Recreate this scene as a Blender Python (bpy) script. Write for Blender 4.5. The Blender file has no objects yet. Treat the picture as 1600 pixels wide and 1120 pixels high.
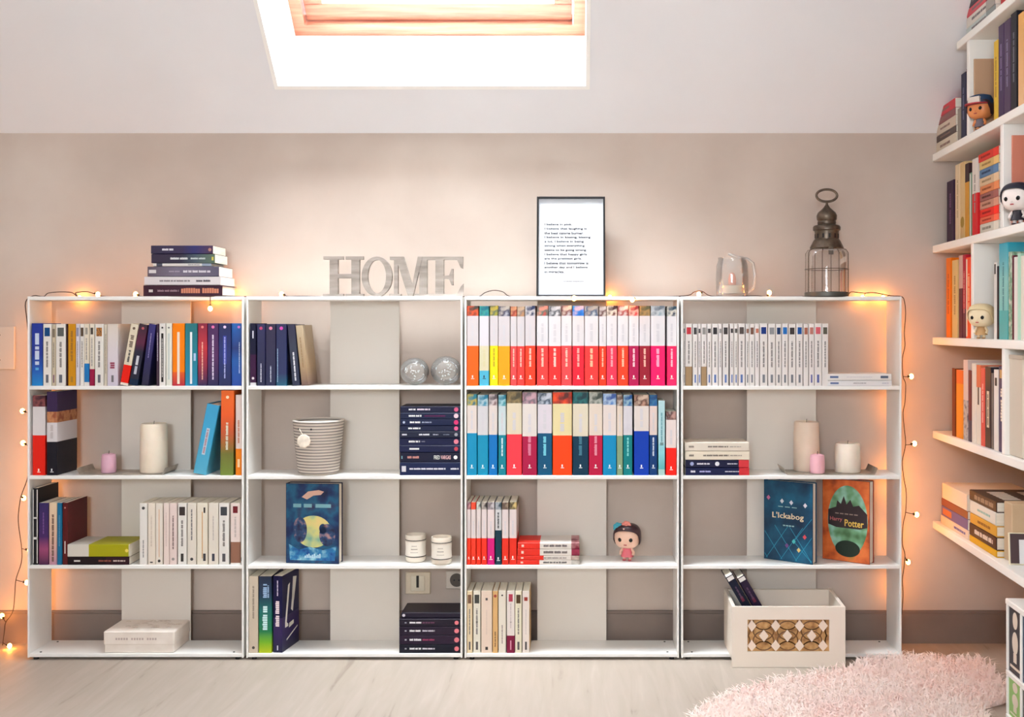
import bpy, bmesh, math, random
from mathutils import Matrix, Vector
random.seed(7)
R = math.radians
sc = bpy.context.scene
C = sc.collection

# ------------------------------------------------------------------ camera
FPX, DIST, CAMZ = 1635.0, 3.0, 0.956          # focal length in px of the 1600 px frame, distance to bookcase fronts
VPX, VPY = 900.0, 510.0                        # principal point (the picture is an off-centre crop)
cam_d = bpy.data.cameras.new('camera'); cam = bpy.data.objects.new('camera', cam_d); C.objects.link(cam)
cam.location = (0, -DIST, CAMZ); cam.rotation_euler = (R(90), 0, 0)
cam_d.sensor_width = 36.0; cam_d.lens = FPX / 1600 * 36.0
cam_d.shift_x = -(VPX - 800) / 1600; cam_d.shift_y = -(560 - VPY) / 1600
cam_d.clip_start = 0.05
sc.camera = cam

# ------------------------------------------------------------------ sky, exposure
SKY = 52.0
w = bpy.data.worlds.new('overcast_sky'); sc.world = w; w.use_nodes = True
w.node_tree.nodes['Background'].inputs[0].default_value = (0.80, 0.91, 1.0, 1)
w.node_tree.nodes['Background'].inputs[1].default_value = SKY
sc.view_settings.view_transform = 'Standard'; sc.view_settings.look = 'None'
sc.view_settings.gamma = 1.0; sc.view_settings.use_curve_mapping = False
sc.view_settings.exposure = -0.48
sc.cycles.use_denoising = True
sc.cycles.max_bounces = 10; sc.cycles.diffuse_bounces = 6; sc.cycles.transparent_max_bounces = 16
sc.cycles.sample_clamp_indirect = 25.0
sc.cycles.caustics_reflective = False; sc.cycles.caustics_refractive = False

sun_d = bpy.data.lights.new('hazy_sun', 'SUN'); sun_d.energy = 130.0; sun_d.angle = R(70); sun_d.color = (0.88, 0.95, 1.0)
sun = bpy.data.objects.new('hazy_sun', sun_d); C.objects.link(sun)
sun.rotation_euler = Vector((0.14, 0.52, -0.84)).to_track_quat('-Z', 'Y').to_euler()   # high behind thin cloud, shining through the skylight onto the wall

def portal(name, loc, rot, sx, sy):            # marks a window opening for the sky light that comes through it
    l = bpy.data.lights.new(name, 'AREA'); l.shape = 'RECTANGLE'; l.size = sx; l.size_y = sy
    l.cycles.is_portal = True
    o = bpy.data.objects.new(name, l); C.objects.link(o); o.location = loc; o.rotation_euler = rot
    return o

# ------------------------------------------------------------------ helpers
def P(px, py, y=0.0):
    k = (DIST + y) / FPX
    return Vector(((px - VPX) * k, y, CAMZ - (py - VPY) * k))
def X(px, y=0.0): return (px - VPX) * (DIST + y) / FPX
def Zh(py, y=0.0): return CAMZ - (py - VPY) * (DIST + y) / FPX
def L(n, y=0.0): return n * (DIST + y) / FPX

def lin(c):
    return tuple(((v / 255) / 12.92 if v / 255 <= 0.04045 else ((v / 255 + 0.055) / 1.055) ** 2.4) for v in c[:3]) + (1.0,)
_mc = {}
def mat(c, rough=0.55, metal=0.0, spec=0.4):
    key = (tuple(c), rough, metal, spec)
    if key in _mc: return _mc[key]
    m = bpy.data.materials.new('paint_%d_%d_%d' % tuple(c[:3])); m.use_nodes = True
    b = m.node_tree.nodes['Principled BSDF']
    b.inputs['Base Color'].default_value = lin(c); b.inputs['Roughness'].default_value = rough
    b.inputs['Metallic'].default_value = metal; b.inputs['Specular IOR Level'].default_value = spec
    _mc[key] = m
    return m
def node_mat(name, rough=0.6, metal=0.0):
    m = bpy.data.materials.new(name); m.use_nodes = True
    nt = m.node_tree; b = nt.nodes['Principled BSDF']
    b.inputs['Roughness'].default_value = rough; b.inputs['Metallic'].default_value = metal
    return m, nt, b
def ramp(nt, stops, interp='LINEAR'):
    r = nt.nodes.new('ShaderNodeValToRGB'); cr = r.color_ramp; cr.interpolation = interp
    while len(cr.elements) < len(stops): cr.elements.new(0.5)
    for e, (p, c) in zip(cr.elements, stops): e.position = p; e.color = lin(c)
    return r
def noise_mat(name, stops, scale=8.0, detail=4.0, rough=0.7, stretch=(1, 1, 1), bump=0.0, bscale=None, spec=0.4):
    m, nt, b = node_mat(name, rough)
    b.inputs['Specular IOR Level'].default_value = spec
    tc = nt.nodes.new('ShaderNodeTexCoord'); mp = nt.nodes.new('ShaderNodeMapping'); mp.inputs['Scale'].default_value = stretch
    nz = nt.nodes.new('ShaderNodeTexNoise'); nz.inputs['Scale'].default_value = scale; nz.inputs['Detail'].default_value = detail
    nt.links.new(tc.outputs['Object'], mp.inputs[0]); nt.links.new(mp.outputs[0], nz.inputs['Vector'])
    r = ramp(nt, stops); nt.links.new(nz.outputs['Fac'], r.inputs[0]); nt.links.new(r.outputs[0], b.inputs['Base Color'])
    if bump:
        n2 = nt.nodes.new('ShaderNodeTexNoise'); n2.inputs['Scale'].default_value = bscale or scale * 4; n2.inputs['Detail'].default_value = 6
        nt.links.new(mp.outputs[0], n2.inputs['Vector'])
        bp = nt.nodes.new('ShaderNodeBump'); bp.inputs['Strength'].default_value = bump; bp.inputs['Distance'].default_value = 0.004
        nt.links.new(n2.outputs['Fac'], bp.inputs['Height']); nt.links.new(bp.outputs[0], b.inputs['Normal'])
    return m
_pc = {}
def pic(*cols, scale=38.0):                     # small printed picture: blotches of the given colours
    key = (cols, scale)
    if key not in _pc:
        n = len(cols)
        _pc[key] = noise_mat('printed_picture', [(0.34 + 0.32 * i / max(1, n - 1), c) for i, c in enumerate(cols)], scale=scale, detail=2, rough=0.5)
    return _pc[key]
_gc = {}
def grad(h, *stops):                            # printed vertical blend on a cover of height h
    key = (round(h, 3), stops)
    if key in _gc: return _gc[key]
    m, nt, b = node_mat('printed_blend', 0.45)
    tc = nt.nodes.new('ShaderNodeTexCoord'); sp = nt.nodes.new('ShaderNodeSeparateXYZ')
    mm = nt.nodes.new('ShaderNodeMath'); mm.operation = 'DIVIDE'; mm.inputs[1].default_value = h
    nt.links.new(tc.outputs['Object'], sp.inputs[0]); nt.links.new(sp.outputs['Z'], mm.inputs[0])
    r = ramp(nt, stops); nt.links.new(mm.outputs[0], r.inputs[0]); nt.links.new(r.outputs[0], b.inputs['Base Color'])
    _gc[key] = m
    return m
def thin_glass(name, tint=(1, 1, 1), refl=0.5, haze=0.0):
    m = bpy.data.materials.new(name); m.use_nodes = True; nt = m.node_tree
    for n in list(nt.nodes): nt.nodes.remove(n)
    out = nt.nodes.new('ShaderNodeOutputMaterial'); mx = nt.nodes.new('ShaderNodeMixShader')
    tr = nt.nodes.new('ShaderNodeBsdfTransparent'); tr.inputs[0].default_value = (*tint, 1)
    gl = nt.nodes.new('ShaderNodeBsdfGlossy'); gl.inputs['Roughness'].default_value = 0.03
    lw = nt.nodes.new('ShaderNodeLayerWeight'); lw.inputs[0].default_value = 0.35
    mu = nt.nodes.new('ShaderNodeMath'); mu.operation = 'MULTIPLY'; mu.inputs[1].default_value = refl
    nt.links.new(lw.outputs['Fresnel'], mu.inputs[0]); nt.links.new(mu.outputs[0], mx.inputs[0])
    last = tr
    if haze:
        df = nt.nodes.new('ShaderNodeBsdfDiffuse'); df.inputs[0].default_value = (0.9, 0.88, 0.85, 1)
        m2 = nt.nodes.new('ShaderNodeMixShader'); m2.inputs[0].default_value = haze
        nt.links.new(tr.outputs[0], m2.inputs[1]); nt.links.new(df.outputs[0], m2.inputs[2]); last = m2
    nt.links.new(last.outputs[0], mx.inputs[1]); nt.links.new(gl.outputs[0], mx.inputs[2])
    nt.links.new(mx.outputs[0], out.inputs[0])
    return m
def emit(name, c, s):
    m = bpy.data.materials.new(name); m.use_nodes = True
    b = m.node_tree.nodes['Principled BSDF']; b.inputs['Base Color'].default_value = (*c, 1)
    b.inputs['Emission Color'].default_value = (*c, 1); b.inputs['Emission Strength'].default_value = s
    return m

class MB:
    def __init__(s): s.v = []; s.f = []; s.m = []
    def add(s, vs, fs, m=0):
        o = len(s.v); s.v += [tuple(v) for v in vs]
        for f in fs: s.f.append([i + o for i in f]); s.m.append(m)
        return s
    def box(s, x0, x1, y0, y1, z0, z1, m=0):
        return s.add([(x0,y0,z0),(x1,y0,z0),(x1,y1,z0),(x0,y1,z0),(x0,y0,z1),(x1,y0,z1),(x1,y1,z1),(x0,y1,z1)],
                     [(3,2,1,0),(4,5,6,7),(0,1,5,4),(1,2,6,5),(2,3,7,6),(3,0,4,7)], m)
    def bbox(s, x0, x1, y0, y1, z0, z1, b=0.002, m=0):   # box with chamfered edges all round
        vs = []
        for z, i in ((z0, b), (z0 + b, 0), (z1 - b, 0), (z1, b)):
            a = b - 0 if i == 0 else b
            q = [(x0+i+ (b if not i else b*0), y0+i), (x1-i-(b if not i else 0), y0+i), (x1-i, y0+i+(b if not i else 0)), (x1-i, y1-i-(b if not i else 0)),
                 (x1-i-(b if not i else 0), y1-i), (x0+i+(b if not i else 0), y1-i), (x0+i, y1-i-(b if not i else 0)), (x0+i, y0+i+(b if not i else 0))]
            vs += [(x, y, z) for x, y in q]
        fs = [tuple(range(7, -1, -1)), tuple(range(24, 32))]
        for k in range(3):
            for j in range(8): fs.append((k*8+j, k*8+(j+1) % 8, k*8+8+(j+1) % 8, k*8+8+j))
        return s.add(vs, fs, m)
    def prism(s, poly, y0, y1, m=0):                      # poly: (x, z) points, extruded along y
        n = len(poly)
        return s.add([(x, y0, z) for x, z in poly] + [(x, y1, z) for x, z in poly],
                     [tuple(range(n)), tuple(range(2*n-1, n-1, -1))] + [((i+1) % n, i, i+n, (i+1) % n+n) for i in range(n)], m)
    def lathe(s, prof, seg=32, c=(0, 0, 0), m=0, cap=True, sx=1, sy=1):
        vs = []; fs = []
        for r, z in prof:
            for k in range(seg):
                a = 2*math.pi*k/seg; vs.append((c[0]+r*math.cos(a)*sx, c[1]+r*math.sin(a)*sy, c[2]+z))
        for i in range(len(prof)-1):
            for k in range(seg): fs.append((i*seg+k, i*seg+(k+1) % seg, (i+1)*seg+(k+1) % seg, (i+1)*seg+k))
        if cap:
            fs.append(tuple(range(seg-1, -1, -1))); fs.append(tuple(range((len(prof)-1)*seg, len(prof)*seg)))
        return s.add(vs, fs, m)
    def tube(s, pts, r, seg=6, m=0, closed=False):
        pts = [Vector(p) for p in pts]; n = len(pts); vs = []; fs = []
        ref = Vector((0, 0, 1)); t0 = (pts[1]-pts[0]).normalized()
        if abs(t0.dot(ref)) > 0.9: ref = Vector((0, 1, 0))
        u = t0.cross(ref).normalized()
        for i, p in enumerate(pts):
            if closed: t = pts[(i+1) % n]-pts[i-1]
            else: t = pts[min(i+1, n-1)]-pts[max(i-1, 0)]
            t = t.normalized() if t.length > 1e-9 else t0
            u = (u - t*u.dot(t)); u = u.normalized() if u.length > 1e-6 else t.orthogonal().normalized()
            v = t.cross(u); rr = r[i] if isinstance(r, (list, tuple)) else r
            for k in range(seg):
                a = 2*math.pi*k/seg; vs.append(p+(u*math.cos(a)+v*math.sin(a))*rr)
        for i in range(n if closed else n-1):
            j = (i+1) % n
            for k in range(seg): fs.append((i*seg+k, i*seg+(k+1) % seg, j*seg+(k+1) % seg, j*seg+k))
        if not closed: fs += [tuple(range(seg-1, -1, -1)), tuple(range((n-1)*seg, n*seg))]
        return s.add(vs, fs, m)
    def sphere(s, c, rx, ry, rz, e=1.0, nu=20, nv=12, m=0, cut=None):   # superellipsoid, e < 1 boxier
        def pw(v): return math.copysign(abs(v)**e, v)
        vs = [(c[0], c[1], c[2]-rz)]; fs = []
        for i in range(1, nv):
            ph = -math.pi/2+math.pi*i/nv
            for k in range(nu):
                a = 2*math.pi*k/nu
                vs.append((c[0]+rx*pw(math.cos(ph))*pw(math.cos(a)), c[1]+ry*pw(math.cos(ph))*pw(math.sin(a)), c[2]+rz*pw(math.sin(ph))))
        vs.append((c[0], c[1], c[2]+rz)); e_ = len(vs)-1
        for k in range(nu): fs.append((0, 1+(k+1) % nu, 1+k)); fs.append((e_, e_-nu+k, e_-nu+(k+1) % nu))
        for i in range(nv-2):
            for k in range(nu): fs.append((1+i*nu+k, 1+i*nu+(k+1) % nu, 1+(i+1)*nu+(k+1) % nu, 1+(i+1)*nu+k))
        return s.add(vs, fs, m)
    def build(s, name, mats, parent=None, smooth=False, loc=None, rot=None, recalc=False):
        me = bpy.data.meshes.new(name); me.from_pydata(s.v, [], s.f)
        for mm in (mats if isinstance(mats, (list, tuple)) else [mats]): me.materials.append(mm)
        for p, k in zip(me.polygons, s.m): p.material_index = k; p.use_smooth = smooth
        if recalc:
            bm = bmesh.new(); bm.from_mesh(me); bmesh.ops.recalc_face_normals(bm, faces=bm.faces); bm.to_mesh(me); bm.free()
        me.update()
        if smooth:
            try: me.set_sharp_from_angle(angle=R(40))
            except Exception: pass
        o = bpy.data.objects.new(name, me); C.objects.link(o)
        if parent: o.parent = parent
        if loc is not None: o.location = loc
        if rot is not None: o.rotation_euler = rot
        return o
def tag(o, label, cat, group=None, kind=None):
    if label: o['label'] = label
    if cat: o['category'] = cat
    if group: o['group'] = group
    if kind: o['kind'] = kind
    return o
def thing(name, label, cat, loc=(0, 0, 0), rot=(0, 0, 0), group=None):
    o = bpy.data.objects.new(name, None); o.empty_display_size = 0.05; C.objects.link(o)
    o.location = loc; o.rotation_euler = rot
    return tag(o, label, cat, group)
def struct(o): o['kind'] = 'structure'; return o
def text_mesh(body, size, align='LEFT', line=1.0):
    cu = bpy.data.curves.new('lettering', 'FONT'); cu.body = body; cu.size = size; cu.resolution_u = 2
    cu.align_x = align; cu.space_line = line; cu.extrude = 0.0001; cu.offset = 0.012
    ob = bpy.data.objects.new('lettering', cu); C.objects.link(ob)
    me = bpy.data.meshes.new_from_object(ob.evaluated_get(bpy.context.evaluated_depsgraph_get()))
    bpy.data.objects.remove(ob); bpy.data.curves.remove(cu)
    return me
def text_fit(body, w, h, centre, mtx, m, name, parent):
    """lettering scaled to w x h (metres); mtx turns text X, Y, Z into the parent's axes; centre in the parent's frame"""
    me = text_mesh(body, 1.0)
    xs = [v.co.x for v in me.vertices]; ys = [v.co.y for v in me.vertices]
    x0, x1, y0, y1 = min(xs), max(xs), min(ys), max(ys)
    for v in me.vertices:
        q = Vector(((v.co.x-(x0+x1)/2)/(x1-x0)*w, (v.co.y-(y0+y1)/2)/(y1-y0)*h, 0.00035 if v.co.z > 0 else 0.0))
        v.co = mtx @ q + Vector(centre)
    me.materials.clear(); me.materials.append(m)
    o = bpy.data.objects.new(name, me); C.objects.link(o); o.parent = parent
    return o

# ------------------------------------------------------------------ shared materials
WHITE_METAL = mat((240, 238, 234), 0.35)
SHELF_WHITE = mat((243, 240, 234), 0.45)
PAGES = noise_mat('page_edges', [(0.3, (232, 222, 202)), (0.7, (246, 240, 226))], scale=900, detail=1, rough=0.9, stretch=(1, 0.02, 0.02))
BLACK = mat((22, 20, 22), 0.45)
WALL = noise_mat('limewash_plaster', [(0.30, (186, 170, 158)), (0.52, (199, 184, 172)), (0.72, (209, 196, 185))], scale=2.2, detail=7, rough=0.92, bump=0.10, bscale=30, spec=0.15)
CEIL = noise_mat('ceiling_paint', [(0.3, (229, 228, 230)), (0.7, (233, 232, 234))], scale=3, rough=0.95, spec=0.1)
REVEAL = mat((246, 243, 238), 0.85, 0, 0.1)

# ------------------------------------------------------------------ room shell
WY = 0.170                                       # plane of the back wall
WALLTOP = 1.5415
SL = math.atan(0.95)                             # slope of the roof
XL, YR = -2.6, -4.6                              # left wall, rear wall
def rwx(y): return 1.379 - 0.049 * (WY - y)      # right wall, slightly out of square
FLAT = 2.55
yflat = WY - (FLAT - WALLTOP) / 0.95

# floor
m, nt, b = node_mat('pale_limed_boards', 0.55)
tc = nt.nodes.new('ShaderNodeTexCoord'); mp = nt.nodes.new('ShaderNodeMapping'); mp.inputs['Scale'].default_value = (9, 0.9, 1)
mp.inputs['Rotation'].default_value = (0, 0, R(9))
n1 = nt.nodes.new('ShaderNodeTexNoise'); n1.inputs['Scale'].default_value = 3.5; n1.inputs['Detail'].default_value = 8; n1.inputs['Distortion'].default_value = 0.8
nt.links.new(tc.outputs['Object'], mp.inputs[0]); nt.links.new(mp.outputs[0], n1.inputs['Vector'])
r1 = ramp(nt, [(0.26, (150, 137, 123)), (0.36, (170, 157, 143)), (0.62, (176, 163, 150)), (0.80, (183, 171, 158))]); nt.links.new(n1.outputs['Fac'], r1.inputs[0])
nt.links.new(r1.outputs[0], b.inputs['Base Color']); b.inputs['Specular IOR Level'].default_value = 0.3
bp = nt.nodes.new('ShaderNodeBump'); bp.inputs['Strength'].default_value = 0.08; nt.links.new(n1.outputs['Fac'], bp.inputs['Height']); nt.links.new(bp.outputs[0], b.inputs['Normal'])
struct(MB().box(XL - 0.1, 1.6, YR - 0.1, WY + 0.1, -0.1, 0).build('floor', m))

struct(MB().box(XL - 0.1, 1.7, WY, WY + 0.12, 0, WALLTOP + 0.02).build('wall_back', WALL))
struct(MB().box(XL - 0.1, XL, YR, WY, 0, 3.0).build('wall_left', WALL))
ya, yb = WY, YR
struct(MB().add([(rwx(ya), ya, 0), (rwx(yb), yb, 0), (rwx(yb), yb, 3.0), (rwx(ya), ya, 3.0),
                 (rwx(ya)+.1, ya, 0), (rwx(yb)+.1, yb, 0), (rwx(yb)+.1, yb, 3.0), (rwx(ya)+.1, ya, 3.0)],
                [(3,2,1,0),(4,5,6,7),(0,1,5,4),(1,2,6,5),(2,3,7,6),(3,0,4,7)]).build('wall_right', WALL))
# rear wall; its unseen window is added, sized for the fill light
wx0, wx1, wz0, wz1 = -1.05, -0.10, 1.15, 1.85
rear = MB()
rear.box(XL, wx0, YR-0.1, YR, 0, FLAT).box(wx1, 1.4, YR-0.1, YR, 0, FLAT).box(wx0, wx1, YR-0.1, YR, 0, wz0).box(wx0, wx1, YR-0.1, YR, wz1, FLAT)
struct(rear.build('wall_rear', WALL))
portal('added_rear_window', ((wx0+wx1)/2, YR-0.05, (wz0+wz1)/2), (R(90), 0, 0), wx1-wx0, wz1-wz0)

# sloped ceiling with the skylight opening, flat ceiling beyond
def S(x, v, wn):                                 # slope coordinates: across, up the slope, outward
    return (x, WY - v*math.cos(SL) + wn*math.sin(SL), WALLTOP + v*math.sin(SL) + wn*math.cos(SL))
def sbox(mb, x0, x1, v0, v1, w0, w1, m=0):
    q = [(x0,v0,w0),(x1,v0,w0),(x1,v1,w0),(x0,v1,w0),(x0,v0,w1),(x1,v0,w1),(x1,v1,w1),(x0,v1,w1)]
    return mb.add([S(*p) for p in q], [(3,2,1,0),(4,5,6,7),(0,1,5,4),(1,2,6,5),(2,3,7,6),(3,0,4,7)], m)
VL = (WY - yflat) / math.cos(SL)
HX0, HX1, HV0, HV1, HW = -0.8666, 0.028, 0.1699, 1.45, 0.275
cb = MB()
sbox(cb, XL-.1, HX0-.012, -0.12, VL+.05, 0, 0.3); sbox(cb, HX1+.012, 1.7, -0.12, VL+.05, 0, 0.3)
sbox(cb, HX0-.012, HX1+.012, -0.12, HV0-.012, 0, 0.3); sbox(cb, HX0-.012, HX1+.012, HV1+.012, VL+.05, 0, 0.3)
cb.box(XL-.1, 1.7, YR, yflat+.02, FLAT, FLAT+.1)
struct(cb.build('ceiling', CEIL))
rv = MB()                                        # white lining of the opening
sbox(rv, HX0-.012, HX0, HV0, HV1, -0.004, HW); sbox(rv, HX1, HX1+.012, HV0, HV1, -0.004, HW)
sbox(rv, HX0-.012, HX1+.012, HV0-.012, HV0, -0.004, HW); sbox(rv, HX0-.012, HX1+.012, HV1, HV1+.012, -0.004, HW)
struct(rv.build('trim_1', REVEAL))
PINE = noise_mat('varnished_pine', [(0.35, (168, 100, 78)), (0.65, (192, 126, 100))], scale=6, stretch=(1, 14, 14), rough=0.35)
win = bpy.data.objects.new('window_1', None); C.objects.link(win); struct(win)
fr = MB(); fw, f0, f1 = 0.035, HW-0.005, HW+0.06
sbox(fr, HX0-.02, HX1+.02, HV0-.02, HV0+fw, f0, f1); sbox(fr, HX0-.02, HX1+.02, HV1-fw, HV1+.02, f0, f1)
sbox(fr, HX0-.02, HX0+fw, HV0+fw, HV1-fw, f0, f1); sbox(fr, HX1-fw, HX1+.02, HV0+fw, HV1-fw, f0, f1)
fr.build('window_frame', PINE, win)
sa = MB(); a0, a1, sw, s0, s1 = HX0+fw+.004, HX1-fw-.004, 0.055, HW+0.02, HW+0.075
sbox(sa, a0, a1, HV0+fw+.004, HV0+fw+.004+sw, s0, s1); sbox(sa, a0, a1, HV1-fw-sw, HV1-fw-.004, s0, s1)
sbox(sa, a0, a0+sw, HV0+fw+sw, HV1-fw-sw, s0, s1); sbox(sa, a1-sw, a1, HV0+fw+sw, HV1-fw-sw, s0, s1)
sash = sa.build('sash', PINE, win)
GLASS = thin_glass('window_glass', refl=0.4)
sbox(MB(), a0+sw-.005, a1-sw+.005, HV0+fw+sw-.005, HV1-fw-sw+.005, HW+.045, HW+.049).build('pane', GLASS, sash)
pc = S((HX0+HX1)/2, (HV0+HV1)/2, HW+0.09)
portal('skylight_daylight', pc, (-(math.pi/2 - SL) + math.pi/2 - R(90) + 0, 0, 0), HX1-HX0, HV1-HV0)
bpy.data.objects['skylight_daylight'].rotation_euler = Vector((0, math.sin(SL), math.cos(SL))).to_track_quat('Z', 'Y').to_euler()

BASE = noise_mat('baseboard_paint', [(0.3, (120, 104, 95)), (0.7, (134, 118, 108))], scale=5, rough=0.6)
struct(MB().box(XL, rwx(WY)-.002, WY-0.014, WY, 0, 0.090).box(XL, rwx(WY)-.002, WY-0.010, WY, 0.090, 0.097).build('baseboard_back', BASE))

# wall plates
def wall_plate(label, px0, px1, py0, py1, kind, col):
    y = WY; a = P(px0, py1, y); c = P(px1, py0, y)
    t = thing('wall_plate', label, 'wall plate', ((a.x+c.x)/2, y, a.z), group=None)
    hw, h = (c.x-a.x)/2, c.z-a.z
    MB().bbox(-hw, hw, -0.009, 0, 0, h, 0.002).build('plate', mat(col, 0.5), t)
    if kind == 'switch':
        r_ = MB().bbox(-hw*.55, hw*.55, -0.012, -0.008, h*.15, h*.85, 0.001).build('rocker', mat((226, 214, 192), .4), t)
        MB().box(-hw*.10, hw*.10, -0.0135, -0.0118, h*.32, h*.86).build('slot', mat((36, 28, 24), .5), r_)
    elif kind == 'socket':
        s_ = MB().add(*(lambda n: ([(math.cos(2*math.pi*k/n)*hw*.62, -0.0095, h*.5+math.sin(2*math.pi*k/n)*hw*.62) for k in range(n)] +
                                   [(math.cos(2*math.pi*k/n)*hw*.5, -0.0092, h*.5+math.sin(2*math.pi*k/n)*hw*.5) for k in range(n)],
                                   [(k, (k+1) % n, n+(k+1) % n, n+k) for k in range(n)] + [tuple(range(n, 2*n))]))(24)).build('socket_well', mat((92, 82, 74), .6), t)
        for dx in (-.22, .22): MB().lathe([(0.0025, 0), (0.0025, 0.001)], 10).build('contact_hole', BLACK, t, loc=(hw*dx, -0.0096, h*.5), rot=(R(90), 0, 0))
    else:
        for zz in (.22, .80): MB().lathe([(0.003, 0), (0.002, 0.0015)], 10).build('screw', mat((120, 100, 84), .4), t, loc=(hw*.35, -0.009, h*zz), rot=(R(90), 0, 0))
    return t
wall_plate('blank square cover plate on the plaster beside the light-strung bookcase end', -46, 25, 510, 577, 'blank', (203, 188, 174))
wall_plate('cream light switch on the wall behind the HOME bookcase', 634, 673, 893, 927, 'switch', (222, 206, 182))
wall_plate('round-welled wall socket beside the cream light switch', 697, 731, 891, 919, 'socket', (214, 203, 190))

# ------------------------------------------------------------------ low bookcases
BD = 0.130
UE = [(42.5, 380.5), (384.5, 722.5), (725.8, 1061.0), (1064.5, 1409.0)]
ZS = [Zh(463), Zh(603), Zh(743), Zh(883), Zh(1021)]      # top faces of the five boards
TH = 0.0105; TS = 0.0055
UNIT_LABEL = ['white open bookcase with the pile of books lying on top',
              'white open bookcase carrying the grey HOME letters',
              'white open bookcase carrying the black-framed print',
              'white open bookcase carrying the metal and glass lantern']
PANELC = [243, 569.5, 893.5, 1221.5]
FOOT = mat((30, 28, 28), 0.6)
for k, (e0, e1) in enumerate(UE):
    x0, x1 = X(e0), X(e1); cx = (x0+x1)/2
    t = thing('bookcase', UNIT_LABEL[k], 'bookcase', (cx, 0, 0), group='row of low white bookcases')
    hw = (x1-x0)/2
    for s_ in (-1, 1):
        xa = -hw if s_ < 0 else hw-TS
        MB().bbox(xa, xa+TS, 0, BD, 0.006, ZS[0], 0.0012).build('side_panel', WHITE_METAL, t)
    for j, z in enumerate(ZS):
        nm = 'top_panel' if j == 0 else ('bottom_panel' if j == 4 else 'shelf')
        MB().bbox(-hw+TS, hw-TS, 0.0005, BD-.001, z-TH, z, 0.0012).build(nm, WHITE_METAL, t)
    pcx = X(PANELC[k], 0.125) - cx; pw = L(54, 0.125)
    MB().box(pcx-pw, pcx+pw, BD-.0005, BD+.0035, 0.014, ZS[0]-.002).build('back_panel', mat((221, 213, 203), .5), t)
    for sx in (-hw+.02, hw-.02):
        for yy in (0.012, BD-.012): MB().lathe([(0.007, 0), (0.007, 0.0075)], 12).build('foot', FOOT, t, loc=(sx, yy, 0))
        for yy in ((0.014, BD-.018) if (k, sx > 0) in ((0, False), (0, True), (2, True), (3, False), (3, True)) else ()): MB().lathe([(0.0032, 0), (0.0028, 0.0012)], 10).build('screw', FOOT, t, loc=(sx + (0.012 if sx < 0 else -0.012), yy, ZS[4]))

# ------------------------------------------------------------------ books
ORD = ['', 'first', 'second', 'third', 'fourth', 'fifth', 'sixth', 'seventh', 'eighth', 'ninth', 'tenth', 'eleventh', 'twelfth', 'thirteenth',
       'fourteenth', 'fifteenth', 'sixteenth', 'seventeenth', 'eighteenth', 'nineteenth', 'twentieth', 'twenty-first', 'twenty-second',
       'twenty-third', 'twenty-fourth', 'twenty-fifth', 'twenty-sixth']
def ink(c):                                         # printed cover colours: deeper and a little more saturated
    g_ = sum(c)/3
    return tuple(max(0, min(255, (g_+(v-g_)*1.16)*.94)) for v in c)
def asmat(z, h):
    if isinstance(z, tuple) and z and z[0] == 'g': z = ('g',)+tuple((p, ink(c)) for p, c in z[1:])
    elif isinstance(z, tuple) and z and z[0] == 'p': z = ('p',)+tuple(ink(c) for c in z[1:])
    elif isinstance(z, tuple): return mat(ink(z), 0.45, 0, .22)
    if isinstance(z, tuple) and z and z[0] == 'g': return grad(h, *z[1:])
    if isinstance(z, tuple) and z and z[0] == 'p': return pic(*z[1:])
    if isinstance(z, tuple): return mat(z, 0.42)
    return z
TXM = Matrix(((0, -1, 0), (0, 0, -1), (1, 0, 0)))     # text runs up the spine, its top towards -x, faces -y
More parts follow.
